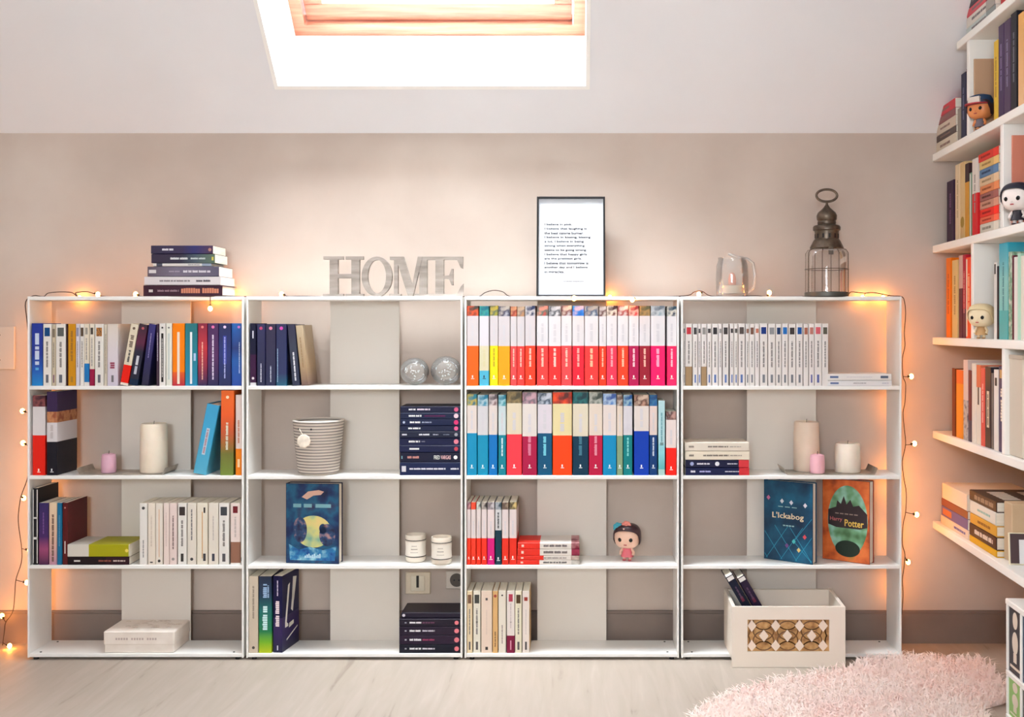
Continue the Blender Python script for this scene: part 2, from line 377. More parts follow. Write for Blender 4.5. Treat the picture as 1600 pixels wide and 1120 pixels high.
def book(name, label, group, wd, h, d, zones, marks=(), loc=(0, 0, 0), rot=(0, 0, 0), hard=False, spine_round=0.0012, pages=None):
    """upright book, spine on y = 0 facing -y, thickness along x, origin under the spine's middle"""
    t = thing(name, label, 'book', loc, rot, group)
    tc = 0.0022 if hard else 0.0008
    tc = min(tc, wd*0.22)
    r = min(spine_round if not hard else 0.002, wd*.3)
    out = [(-wd/2, d), (-wd/2, r), (-wd/2+r, 0), (wd/2-r, 0), (wd/2, r), (wd/2, d), (wd/2-tc, d), (wd/2-tc, tc+r*.3), (-wd/2+tc, tc+r*.3), (-wd/2+tc, d)]
    lev = [0.0]+[f*h for f, _ in zones]; n = len(out)
    mb = MB(); mats = []
    vs = [(x, y, z) for z in lev for x, y in out]; fs = []; ms = []
    for k, (f, zc) in enumerate(zones):
        mm = asmat(zc, h)
        if mm not in mats: mats.append(mm)
        for i in range(n):
            fs.append((k*n+i, k*n+(i+1) % n, (k+1)*n+(i+1) % n, (k+1)*n+i)); ms.append(mats.index(mm))
    for base, mi, flip in ((0, ms[0], True), ((len(lev)-1)*n, ms[-1], False)):
        for q in ((0, 1, 8, 9), (1, 2, 3, 4), (1, 4, 7, 8), (4, 5, 6, 7)):
            q = [base+i for i in q]; fs.append(tuple(q) if flip else tuple(reversed(q))); ms.append(mi)
    mb.v = vs; mb.f = [list(f) for f in fs]; mb.m = ms
    cov = mb.build('cover', mats, t)
    g = 0.003 if hard else 0.0004
    MB().box(-wd/2+tc, wd/2-tc, tc+r*.3, d-g-.0008, g, h-g).build('pages', pages or PAGES, t)
    for mk in marks:
        kind = mk[0]
        if kind == 't':                                 # rows of small illegible printed words
            _, f0, f1, wf, col = mk[:5]; xo = (mk[5] if len(mk) > 5 else 0)*wd
            q = MB(); z = f0*h; ww = wf*wd/2; lw = max(0.0011, wf*wd*0.42); word = random.randint(4, 9)
            while z < f1*h - lw*.5:
                hh = ww*random.choice((1, 1, .78, .78, .9))
                q.box(xo-hh, xo+ww*.8, -0.00035, 0.0002, z, min(z+lw*.82, f1*h)); z += lw; word -= 1
                if word == 0: z += lw*.8; word = random.randint(3, 9)
            q.build('spine_title', mat(col, .5), cov)
        elif kind == 'b':
            _, f0, f1, wf, col = mk[:5]; xo = (mk[5] if len(mk) > 5 else 0)*wd
            MB().box(xo-wf*wd/2, xo+wf*wd/2, -0.00025, 0.0002, f0*h, f1*h).build('spine_patch', asmat(col, h), cov)
        elif kind == 'c':
            _, f, rf, col = mk[:4]; xo = (mk[4] if len(mk) > 4 else 0)*wd
            MB().lathe([(rf*wd, 0), (rf*wd, 0.0004)], 14).build('spine_emblem', mat(col, .5), cov, loc=(xo, 0.0001, f*h), rot=(R(90), 0, 0))
        elif kind == 'l':                               # small publisher mark: a blob above a short line
            _, f, col = mk[:3]; u = min(wd*.13, 0.0022)
            q = MB(); q.box(-u, u*.6, -0.0003, .0002, f*h, f*h+u*3.2); q.box(-u*2, u*2.2, -0.0003, .0002, f*h-u*1.5, f*h-u*.7)
            q.build('spine_emblem', mat(col, .5), cov)
        elif kind == 'T':
            _, body, f0, f1, wf, col = mk[:6]; xo = (mk[6] if len(mk) > 6 else 0)*wd
            text_fit(body, (f1-f0)*h, wf*wd, (xo, -0.0001, (f0+f1)/2*h), TXM, mat(col, .5), 'spine_title', cov)
    return t, cov

def row(items, base_py, phrase, group, y=0.004, d=0.108, name='paperback'):
    """items: dicts with x0, x1, top (px at the shelf front), desc, zones, marks"""
    n = 0; zb = Zh(base_py)+0.0004
    for it in items:
        n += 1
        e0, e1 = next(e for e in UE if e[0] < (it['x0']+it['x1'])/2 < e[1])
        bx0, bx1 = X(max(it['x0'], e0+3.4)), X(min(it['x1'], e1-3.4))
        h = Zh(it['top'])-Zh(base_py)-.0004
        lean = it.get('lean', 0)                        # px shift of the top to the right
        a = math.atan2(X(VPX+lean), h) if lean else 0.0
        wd = (bx1-bx0)-0.0006
        if a: wd *= math.cos(a); h = h/math.cos(a)-abs(wd*math.tan(a))*0.6
        lab = it['desc'] + ', ' + ORD[it.get('n', n)] + ' ' + phrase if not it.get('label') else it['label']
        dd = it.get('d', d)
        t, cov = book(it.get('name', name), lab, group, wd, h, dd, it['zones'], it.get('marks', ()),
                      ((bx0+bx1)/2, it.get('y', y)+random.uniform(0, .0025), zb+abs(wd/2*math.sin(a))), (0, a, R(it.get('rz', 0))), it.get('hard', False))
        it['obj'] = t; it['cov'] = cov
    return items
def lying(items, phrase, group, y=0.004, name='paperback', flip=False):
    """items from the bottom up: x0, x1, py0 (upper), py1 (lower) at the front"""
    for n, it in enumerate(items):
        zlo, zhi = Zh(it['py1'])+.0004, Zh(it['py0'])-.0002
        it['x1'] = min(it['x1'], 719)if 600 < it['x0'] < 640 else it['x1']
        wd = zhi-zlo; h = X(it['x1'])-X(it['x0'])
        lab = it['label']
        yy = it.get('y', y)
        t, cov = book(it.get('name', name), lab, group, wd, h, it.get('d', .11), it['zones'], it.get('marks', ()),
                      (X(it['x0']), yy, (zlo+zhi)/2), (0, R(90), 0), it.get('hard', False))
        it['obj'] = t
    return items
WH, CR, IV, GY = (240, 236, 230), (232, 222, 204), (236, 228, 216), (150, 148, 146)
NAVY, DNAVY, PURP = (24, 30, 66), (16, 20, 42), (58, 36, 84)
INK = (70, 66, 70)
def D(x0, x1, top, desc, zones, marks=(), **k): return dict(x0=x0, x1=x1, top=top, desc=desc, zones=zones, marks=marks, **k)
def white_pb(sq=None, logo=(110, 112, 120), ink=(120, 114, 112), body=WH, bottom=None, sqf=(.80, .94)):
    z = [(.31, bottom), (1, body)] if bottom else [(1, body)]
    m = [('t', .36 if bottom else .30, .72, .26, ink)]
    if sq: m.insert(0, ('b', sqf[0], sqf[1], .66, sq))
    if logo: m.append(('b', .05, .18, .32, logo))
    return z, m

# --- bookcase 1, top shelf
ph = 'from the light-strung end, top shelf below the book pile'
it = []
def A(*a, **k): it.append(D(*a, **k))
h0 = Zh(505)-Zh(603)
A(48, 65.3, 505, 'bright blue white-lettered paperback', [(1, ('g', (0, (26, 140, 205)), (.25, (22, 92, 180)), (.5, (18, 50, 140)), (1, (16, 52, 150))))],
  [('b', .66, .84, .36, (214, 226, 244)), ('b', .58, .63, .36, (214, 226, 244)), ('b', .42, .56, .38, (214, 226, 244)), ('b', .335, .39, .36, (214, 226, 244)), ('b', .25, .29, .3, (110, 180, 226))])
z, m_ = white_pb((20, 74, 122)); A(66, 79, 506, 'white paperback, petrol-blue square', z, m_)
z, m_ = white_pb((130, 118, 104), (120, 90, 110), body=(214, 200, 176)); A(79.6, 85.4, 508, 'thin buff paperback', z, m_)
z, m_ = white_pb((96, 100, 98)); A(86, 101.3, 506, 'white paperback, charcoal square', z, m_)
A(101.7, 104.2, 506, 'very thin dark brown book', [(1, (52, 26, 30))])
A(104.6, 116.6, 506, 'mustard yellow paperback', [(1, (206, 148, 40))], [('t', .4, .9, .3, (150, 104, 30)), ('b', .06, .15, .3, (170, 130, 60))])
z, m_ = white_pb((150, 150, 172), None, body=(226, 222, 232)); A(117, 122.8, 506, 'thin lilac-white paperback', z, m_)
z, m_ = white_pb((96, 78, 62), None); A(123.4, 130, 506, 'thin white paperback, brown square', z, m_)
A(130.4, 138, 506, 'white paperback, blue lower label', [(.06, WH), (.36, (44, 122, 182)), (1, (236, 226, 208))], [('b', .83, .94, .5, (166, 160, 152)), ('t', .42, .78, .3, GY)])
A(138.4, 146, 506, 'white paperback, crimson lower label', [(.27, (150, 34, 72)), (1, (236, 228, 214))], [('b', .83, .94, .55, (80, 72, 66)), ('t', .32, .78, .3, GY)])
z, m_ = white_pb(pic((60, 40, 22), (196, 130, 60), (40, 30, 28), scale=160)); A(147, 160.6, 506, 'white paperback, brown patterned square', z, m_)
A(161.2, 166, 507, 'thin oatmeal paperback', [(1, (220, 210, 194))], [('t', .2, .85, .3, (150, 140, 124))])
A(166.5, 183, 506, 'thick lavender-white paperback', [(1, ('g', (0, (214, 206, 220)), (.5, (228, 220, 226)), (1, (226, 216, 204))))], [('t', .28, .40, .5, (150, 60, 84)), ('b', .06, .17, .22, (120, 116, 120))])
A(186, 198.5, 506, 'tilted white and red paperback', [(.04, (240, 226, 214)), (.33, (222, 38, 22)), (1, (234, 222, 200))], [('t', .38, .58, .3, INK), ('t', .62, .84, .5, (120, 100, 84)), ('c', .93, .18, (110, 88, 70))], lean=17.5)
A(199.8, 213.6, 506, 'tilted midnight-navy book, white lettering', [(.1, (20, 40, 66)), (1, ('g', (0, DNAVY), (.55, (24, 20, 50)), (.7, (92, 24, 62)), (1, (36, 18, 36))))], [('b', .33, .48, .30, (220, 222, 228)), ('b', .18, .31, .30, (200, 204, 216)), ('c', .93, .16, (190, 90, 96))], lean=17)
A(219.2, 230.6, 506, 'leaning indigo book', [(1, ('g', (0, (22, 20, 52)), (1, (48, 40, 110))))], [('t', .45, .85, .14, (150, 140, 190))], lean=12.2)
A(243.3, 247.2, 506, 'dark plum book, silver title', [(1, ('g', (0, (70, 48, 62)), (1, (50, 26, 60))))], [('t', .4, .86, .25, (214, 206, 226))])
A(247.6, 257.6, 505, 'white book, black oval stripe', [(1, (238, 234, 230))], [('b', .06, .84, .36, (40, 36, 34)), ('t', .14, .76, .16, (214, 210, 206)), ('c', .93, .16, (60, 56, 56))])
A(258.2, 267.4, 505, 'white book, faint grey stripe', [(1, (238, 238, 226))], [('b', .10, .84, .3, (206, 214, 210)), ('c', .93, .16, (110, 106, 106))])
A(268, 287.4, 505, 'orange book, white bar', [(.22, ('g', (0, (176, 30, 60)), (.22, (226, 100, 30)), (1, (236, 134, 24)))), (1, (240, 136, 22))], [('b', .03, .86, .2, (248, 232, 216))], d=.12)
A(288, 307.2, 505, 'teal book, white bar', [(1, ('g', (0, (24, 132, 168)), (.5, (16, 128, 146)), (1, (16, 110, 118))))], [('b', .03, .86, .17, (240, 244, 246)), ('b', .40, .52, .18, (190, 214, 240), .3)], d=.12)
A(308, 322.6, 505, 'crimson to navy book', [(1, ('g', (0, (34, 28, 74)), (.25, (130, 40, 70)), (.6, (190, 52, 62)), (1, (120, 26, 60))))], [('t', .1, .7, .14, (240, 190, 170)), ('c', .94, .15, (226, 130, 130))])
A(323, 340.4, 505, 'violet book, white title', [(1, ('g', (0, (26, 26, 72)), (.5, (84, 36, 92)), (1, (60, 30, 84))))], [('t', .1, .82, .16, (226, 214, 236)), ('c', .94, .14, (214, 110, 170))])
A(340.8, 360.2, 505, 'navy book, lilac lettering', [(1, ('g', (0, (18, 30, 78)), (.5, (22, 42, 104)), (1, (18, 28, 80))))], [('b', .35, .80, .28, (70, 80, 160)), ('t', .12, .78, .12, (170, 176, 226)), ('c', .94, .12, (220, 200, 236))])
A(360.6, 377.6, 505, 'cobalt blue book, pink emblem', [(1, ('g', (0, (20, 70, 150)), (.4, (18, 88, 160)), (.6, (20, 46, 110)), (1, (20, 96, 170))))], [('t', .2, .7, .1, (190, 206, 236), .25), ('c', .94, .13, (186, 110, 190), .2)])
row(it, 603, ph, 'books on the top shelf below the book pile')

# --- bookcase 1, second shelf
it = []; ph = 'on second shelf below the book pile'
A(49, 69, 618, '', [(.50, (224, 46, 32)), (.86, (228, 222, 222)), (1, ('p', (70, 30, 40), (140, 80, 80), (60, 30, 44)))], [('l', .05, (255, 230, 220))], d=.12,
  label='white and red paperback, dark picture on its spine, shelved above the purple novel')
A(71.6, 88, 612, '', [(.40, (26, 24, 34)), (.63, (226, 220, 222)), (.76, ('p', (150, 86, 60), (196, 140, 100), (120, 60, 44))), (1, (60, 44, 78))], [('l', .05, (240, 240, 240)), ('t', .44, .60, .3, (190, 180, 180))], d=.121,
  label='white and black paperback with sepia picture, beside the white and red one')
A(300, 320.5, 632, '', [(1, ('g', (0, (96, 176, 204)), (.5, (70, 168, 206)), (1, (66, 160, 202))))], [('b', .28, .66, .26, (196, 214, 226)), ('t', .30, .64, .16, (170, 120, 130))], lean=22, d=.121, hard=True,
  label='light blue hardback leaning on its orange neighbour, second shelf', name='hardback')
A(343, 363.5, 610, '', [(1, ('g', (0, (120, 140, 60)), (.25, (110, 110, 44)), (.5, (190, 90, 50)), (.7, (226, 96, 34)), (1, (232, 110, 26))))], [('t', .30, .62, .2, (214, 214, 190)), ('c', .92, .12, (250, 220, 180))], lean=1.6, d=.121,
  label='orange-over-green illustrated book against the light blue hardback')
A(367, 379.6, 617, '', [(.33, (230, 134, 40)), (1, (228, 212, 206))], [('t', .4, .7, .3, (190, 120, 90)), ('b', .10, .20, .35, (250, 216, 170))], d=.12,
  label='white paperback with orange foot, between orange book and side panel')
row(it, 743, ph, 'books on the second shelf below the book pile')
# printed inner faces: the illustrated cover of the black-footed paperback
t2 = it[1]['cov']

# --- bookcase 1, third shelf
it = []; ph = 'from light-strung end, third shelf below the book pile'
A(49.5, 57.5, 763, 'tall white-edged black slim book', [(1, (30, 28, 32))], [('b', .02, .98, .18, (240, 236, 232), .38), ('b', .02, .98, .14, (240, 236, 232), -.42), ('b', .33, .36, .9, (235, 232, 230)), ('b', .60, .62, .9, (235, 232, 230))], d=.12)
A(59, 74, 786, 'purple paperback with pink blaze', [(1, ('g', (0, (70, 30, 70)), (.25, (160, 80, 120)), (.45, (66, 34, 96)), (1, (50, 34, 92))))], [('t', .5, .85, .14, (120, 80, 150))])
A(75, 87.4, 786, 'cream and pink paperback', [(1, ('g', (0, (196, 150, 170)), (.4, (226, 190, 170)), (1, (236, 214, 184))))], [('t', .05, .82, .3, (110, 80, 70))])
A(88, 95.4, 786, 'slim sea-blue paperback', [(1, (34, 112, 150))], [('t', .3, .8, .2, (90, 150, 180))])
A(96, 104, 786, 'slim maroon paperback, black cover', [(1, (88, 30, 32))], [('b', .18, .38, .18, (240, 230, 224)), ('c', .92, .18, (190, 120, 110))], d=.122)
row(it, 883, ph, 'books at the light-strung end of the third shelf')
lying([dict(x0=105, x1=201, py0=870.5, py1=883, zones=[(.62, (30, 18, 22)), (1, (50, 26, 34))], marks=[('t', .5, .72, .22, (150, 80, 60)), ('t', .74, .94, .2, (220, 200, 190)), ('b', .1, .2, .2, (230, 226, 220))], label='dark paperback lying under the lime green book'),
       dict(x0=104.5, x1=202, py0=851, py1=870.3, d=.12, zones=[(.34, (222, 216, 206)), (.98, (168, 164, 34)), (1, (214, 206, 180))], marks=[('c', .95, .14, (230, 210, 90))], label='lime green and white paperback lying on a dark one', hard=False)],
      '', 'books lying on the third shelf')
it = []; ph = 'of the white row, third shelf, counting towards HOME bookcase'
xs = [(216.8, 229), (230, 241.2), (241.6, 253), (254.4, 263), (263.4, 275), (276.4, 290.4), (291.6, 305.4), (306.2, 323.4), (324.8, 340), (341, 356.6), (359, 374.4), (375, 379.4)]
ds = [('white paperback, black ring', [(1, WH)], [('c', .92, .2, (60, 56, 56)), ('t', .12, .4, .2, GY)]),
      ('white paperback, plain', [(1, (238, 228, 214))], [('t', .3, .8, .2, (200, 186, 170)), ('b', .03, .05, .4, INK)]),
      ('white paperback, orange hairline', [(1, (238, 230, 218))], [('b', .12, .9, .06, (214, 150, 80)), ('c', .06, .2, (50, 46, 46))]),
      ('blush paperback, plain', [(1, (238, 222, 214))], [('t', .3, .85, .2, (206, 186, 180))]),
      ('blush paperback, black title', [(1, (238, 220, 214))], [('t', .25, .8, .22, (120, 96, 90)), ('c', .09, .2, (150, 140, 136))]),
      ('white paperback, charcoal picture', *white_pb((64, 56, 54), (60, 56, 54))),
      ('ivory paperback, grey title', [(1, IV)], [('t', .4, .9, .16, (96, 92, 96)), ('c', .09, .18, (60, 58, 60))]),
      ('white paperback, tan stripe', [(1, (238, 230, 214))], [('b', .10, .86, .07, (206, 156, 96)), ('b', .84, .93, .16, (40, 36, 36), .2), ('b', .06, .18, .24, (70, 68, 72), .2)]),
      ('white paperback, fine grey lettering', [(1, IV)], [('t', .4, .8, .12, (186, 176, 170)), ('b', .06, .18, .28, (70, 72, 84))]),
      ('white paperback, slate picture', *white_pb((70, 72, 76), (84, 84, 88))),
      ('pale paperback, claret picture', [(.03, WH), (.37, (150, 110, 92)), (1, (238, 222, 216))], [('b', .84, .95, .5, (110, 36, 44)), ('t', .45, .78, .2, (190, 176, 170))]),
      ('sliver-thin white paperback', [(1, WH)], [('b', .06, .12, .4, INK)])]
for (a, b_), (de, z, m_) in zip(xs, ds): A(a, b_, 786.5, de, z, m_)
row(it, 883, ph, 'white paperbacks on the third shelf below the book pile')

# --- bookcase 1, on top: six lying books
lab = 'on the bookcase top'
lying([dict(x0=222, x1=345.5, py0=445.5, py1=463, d=.125, zones=[(1, (62, 34, 48))], marks=[('t', .07, .13, .3, (220, 210, 206)), ('t', .18, .45, .2, (150, 120, 130)), ('t', .48, .97, .52, (206, 130, 100))], hard=True, label='dark plum hardback, salmon title, bottom of the pile on the bookcase'),
       dict(x0=223.5, x1=343, py0=432, py1=445.3, d=.125, zones=[(1, (226, 220, 222))], marks=[('t', .2, .6, .22, (120, 110, 116)), ('t', .68, .88, .26, (70, 60, 70))], label='white book second from bottom of the pile on the bookcase'),
       dict(x0=228.5, x1=340.5, py0=416, py1=431.8, d=.12, zones=[(1, ('g', (0, (96, 84, 96)), (.4, (120, 112, 130)), (1, (90, 84, 104))))], marks=[('b', .02, .12, .34, (226, 220, 220)), ('t', .5, .88, .26, (216, 212, 220)), ('t', .3, .45, .18, (160, 150, 166))], label='grey-mauve book third from bottom of the pile on the bookcase'),
       dict(x0=237, x1=328.5, py0=411, py1=415.8, d=.11, zones=[(.06, (226, 222, 218)), (.16, (86, 86, 100)), (.84, (228, 222, 218)), (1, (150, 160, 176))], marks=[('t', .6, .8, .3, (120, 120, 126))], label='slim pale book in the middle of the pile on the bookcase'),
       dict(x0=234.5, x1=334, py0=396.5, py1=410.8, d=.11, zones=[(1, ('g', (0, (44, 30, 58)), (.45, (34, 26, 52)), (.7, (70, 84, 96)), (1, (90, 110, 90))))], marks=[('t', .30, .58, .26, (226, 226, 226)), ('t', .62, .86, .22, (190, 200, 200)), ('b', .95, .98, .4, (220, 210, 110))], label='dark book with white title, second from top of the pile on the bookcase'),
       dict(x0=234, x1=331, py0=383, py1=396.3, d=.11, zones=[(1, ('g', (0, (40, 30, 62)), (.5, (44, 32, 70)), (.7, (34, 38, 100)), (1, (70, 40, 70))))], marks=[('t', .18, .36, .26, (232, 230, 236)), ('c', .95, .2, (170, 120, 110))], label='indigo book topping the pile on the bookcase')],
      '', 'pile of books lying on the bookcase', name='lying_book', y=.009)

# --- HOME bookcase, top shelf
it = []; ph = 'from the book-pile bookcase, top shelf below HOME'
A(389.5, 399, 505, 'slim black book, white foot', [(.05, (226, 224, 226)), (.5, (58, 26, 60)), (1, (20, 20, 46))], [('b', .76, .88, .2, (232, 232, 240)), ('c', .12, .22, (232, 220, 226))])
A(400.6, 413.6, 506, 'navy book, magenta emblem', [(1, ('g', (0, (18, 22, 58)), (1, (26, 26, 74))))], [('t', .06, .36, .14, (214, 218, 232)), ('c', .93, .2, (190, 60, 110))])
A(414, 430, 506, 'navy book, rose emblem', [(1, ('g', (0, (18, 26, 66)), (1, (34, 22, 58))))], [('t', .06, .32, .12, (200, 208, 226)), ('c', .93, .17, (226, 130, 160))])
A(430.6, 447.2, 506, 'navy to teal book', [(1, ('g', (0, (20, 92, 116)), (.2, (22, 36, 84)), (1, (22, 26, 72))))], [('t', .06, .6, .08, (160, 190, 214), -.36), ('c', .93, .17, (206, 70, 170))])
A(455.8, 468, 507, 'charcoal book leaning back on navy ones', [(1, ('g', (0, (26, 34, 62)), (.6, (40, 46, 66)), (1, (38, 30, 60))))], [('t', .08, .56, .22, (232, 232, 236))], lean=-8)
A(470.4, 481.5, 508, 'leaning tan book', [(1, ('g', (0, (110, 84, 76)), (.3, (170, 144, 112)), (1, (196, 178, 150))))], [('t', .3, .8, .2, (150, 120, 84))], lean=-9.7)
row(it, 603, ph, 'books on the top shelf below the HOME letters')

# --- HOME bookcase, second shelf: nine dark paperbacks
yy = [744-1, 722.6, 707, 696, 684.5, 674, 665, 655, 645, 635]
mk = [[('b', .03, .10, .45, (226, 224, 230)), ('t', .16, .76, .14, (226, 226, 236)), ('t', .84, .97, .14, (226, 226, 236))],
      [('t', .12, .32, .26, (206, 140, 130)), ('T', 'FRED', .56, .66, .40, (226, 232, 226)), ('T', 'VARGAS', .675, .84, .40, (240, 190, 190)), ('c', .92, .2, (240, 236, 236)), ('b', .02, .035, .3, (150, 200, 210))],
      [('b', .16, .32, .24, (236, 236, 236)), ('c', .93, .3, (190, 56, 74))],
      [('t', .15, .34, .3, (236, 236, 236)), ('t', .36, .42, .2, (110, 110, 130)), ('c', .93, .34, (232, 130, 150))],
      [('b', .04, .12, .22, (230, 230, 236)), ('t', .32, .49, .26, (236, 236, 240)), ('t', .55, .64, .2, (190, 190, 206)), ('t', .72, .82, .16, (120, 130, 150)), ('c', .93, .26, (150, 150, 160))],
      [('t', .14, .34, .34, (240, 240, 240)), ('c', .93, .38, (232, 90, 140))],
      [('t', .16, .34, .34, (240, 240, 240)), ('t', .36, .52, .26, (160, 166, 190)), ('c', .93, .38, (214, 40, 110)), ('c', .06, .2, (190, 200, 220))],
      [('t', .14, .35, .32, (240, 240, 240)), ('b', .4, .75, .2, (96, 30, 80)), ('c', .93, .38, (230, 200, 210))],
      [('t', .14, .26, .3, (236, 236, 240)), ('t', .28, .50, .3, (236, 220, 236)), ('c', .93, .36, (206, 80, 120))]]
cols = [(22, 32, 70), (20, 20, 46), (22, 26, 62), (22, 26, 64), (26, 30, 52), (22, 28, 58), (20, 28, 62), (22, 30, 60), (20, 22, 52)]
stk = []
dsc = ['thickest navy paperback, bottom of the dark stack beside ribbed pot', 'navy paperback lettered FRED VARGAS in the dark stack beside pot',
       'navy paperback third from bottom, dark stack level with ribbed pot', 'navy paperback fourth from bottom, dark stack level with ribbed pot',
       'charcoal paperback in the middle of the dark stack beside pot', 'navy paperback fourth from top, dark stack level with ribbed pot',
       'navy paperback third from top, dark stack level with ribbed pot', 'navy paperback with magenta band, second from top beside pot',
       'near-black paperback topping the dark stack beside ribbed pot']
for k in range(9):
    j = random.uniform(-1.2, .8)
    stk.append(dict(x0=624.5+j, x1=720.2+j*.2, py0=yy[k+1], py1=yy[k], zones=[(1, cols[k])], marks=mk[k], label=dsc[k], d=.11, y=.004+random.uniform(0, .003)))
lying(stk, '', 'stack of dark paperbacks beside the ribbed pot')

# --- HOME bookcase, bottom shelf
it = []
A(388, 402.5, 901, '', [(1, (214, 200, 182))], [('t', .45, .88, .22, (150, 136, 122)), ('c', .07, .16, (70, 62, 58))], d=.12, label='cream paperback against the side panel, bottom shelf below HOME')
A(403.4, 423.6, 901, '', [(1, ('g', (0, (190, 200, 30)), (.14, (120, 180, 40)), (.28, (14, 120, 76)), (.55, (16, 104, 100)), (.75, (16, 50, 78)), (1, (16, 30, 58))))],
  [('t', .30, .62, .42, (206, 236, 236)), ('t', .72, .90, .34, (150, 180, 214)), ('t', .72, .88, .14, (150, 180, 214), .24)], d=.121, label='green-to-navy book with white title, bottom shelf below HOME')
A(424.6, 440, 901, '', [(.45, ('g', (0, (22, 24, 58)), (.25, (44, 24, 84)), (1, (24, 22, 58)))), (1, (28, 24, 62))],
  [('t', .34, .68, .46, (240, 222, 226)), ('t', .74, .94, .14, (220, 214, 236)), ('b', .03, .09, .12, (230, 230, 240))], d=.115, rz=-9, y=.0075, label='dark navy book turned to show its white-blazoned cover, below HOME')
row(it, 1021, '', 'upright books on the bottom shelf below HOME')
t3 = it[2]['obj']; wd3 = X(440)-X(424.6)-.0006
q = MB(); hh = Zh(901)-Zh(1021)
def quad_on_right(q, x, pts): n = len(pts); q.add([(x, a, z) for a, z in pts]+[(x+.0004, a, z) for a, z in pts], [tuple(range(2*n-1, n-1, -1))[::-1], tuple(range(n))[::-1]]+[(i, (i+1) % n, (i+1) % n+n, i+n) for i in range(n)])
for pts in ([(.020, .30), (.040, .30), (.040, .33), (.030, .36), (.052, .86), (.040, .84), (.020, .36)], [(.066, .62), (.080, .60), (.098, .90), (.074, .92)], [(.060, .50), (.072, .46), (.086, .74), (.070, .72)],
            [(.046, .27), (.078, .29), (.078, .34), (.048, .33)], [(.030, .12), (.105, .22), (.105, .235), (.030, .14)]):
    quad_on_right(q, wd3/2, [(a, f*hh) for a, f in pts])
q.build('cover_print', mat((226, 222, 214), .5), it[2]['cov'], recalc=True)
yy = [1020.8, 1007.4, 993, 979.4, 967.5]
dsc = ['black paperback, white title, bottom of dark stack below the switch', 'near-black paperback, pink word, second from bottom below the switch',
       'near-black paperback third from bottom of dark stack below switch', 'near-black paperback just beneath the topmost book below the switch']
stk = []
for k in range(4):
    stk.append(dict(x0=623.5, x1=719.5, py0=yy[k+1], py1=yy[k], zones=[(1, [(20, 20, 34), (40, 26, 46), (38, 26, 44), (34, 26, 40)][k])], d=.108,
                    marks=[('t', .17, .36, .24, (240, 238, 240)), ('t', .38, .58, .2, [(220, 216, 226), (150, 50, 90), (206, 200, 210), (110, 60, 90)][k]), ('c', .94, .28, (226, 120, 130)), ('b', .09, .12, .16, (170, 170, 180))], label=dsc[k]))
stk.append(dict(x0=626, x1=719, py0=959, py1=967.3, y=.012, d=.108, zones=[(1, (36, 28, 44))], marks=[('c', .04, .3, (220, 214, 224))], label='dark paperback topping the stack below the wall switch'))
lying(stk, '', 'stack of dark paperbacks below the wall switch')

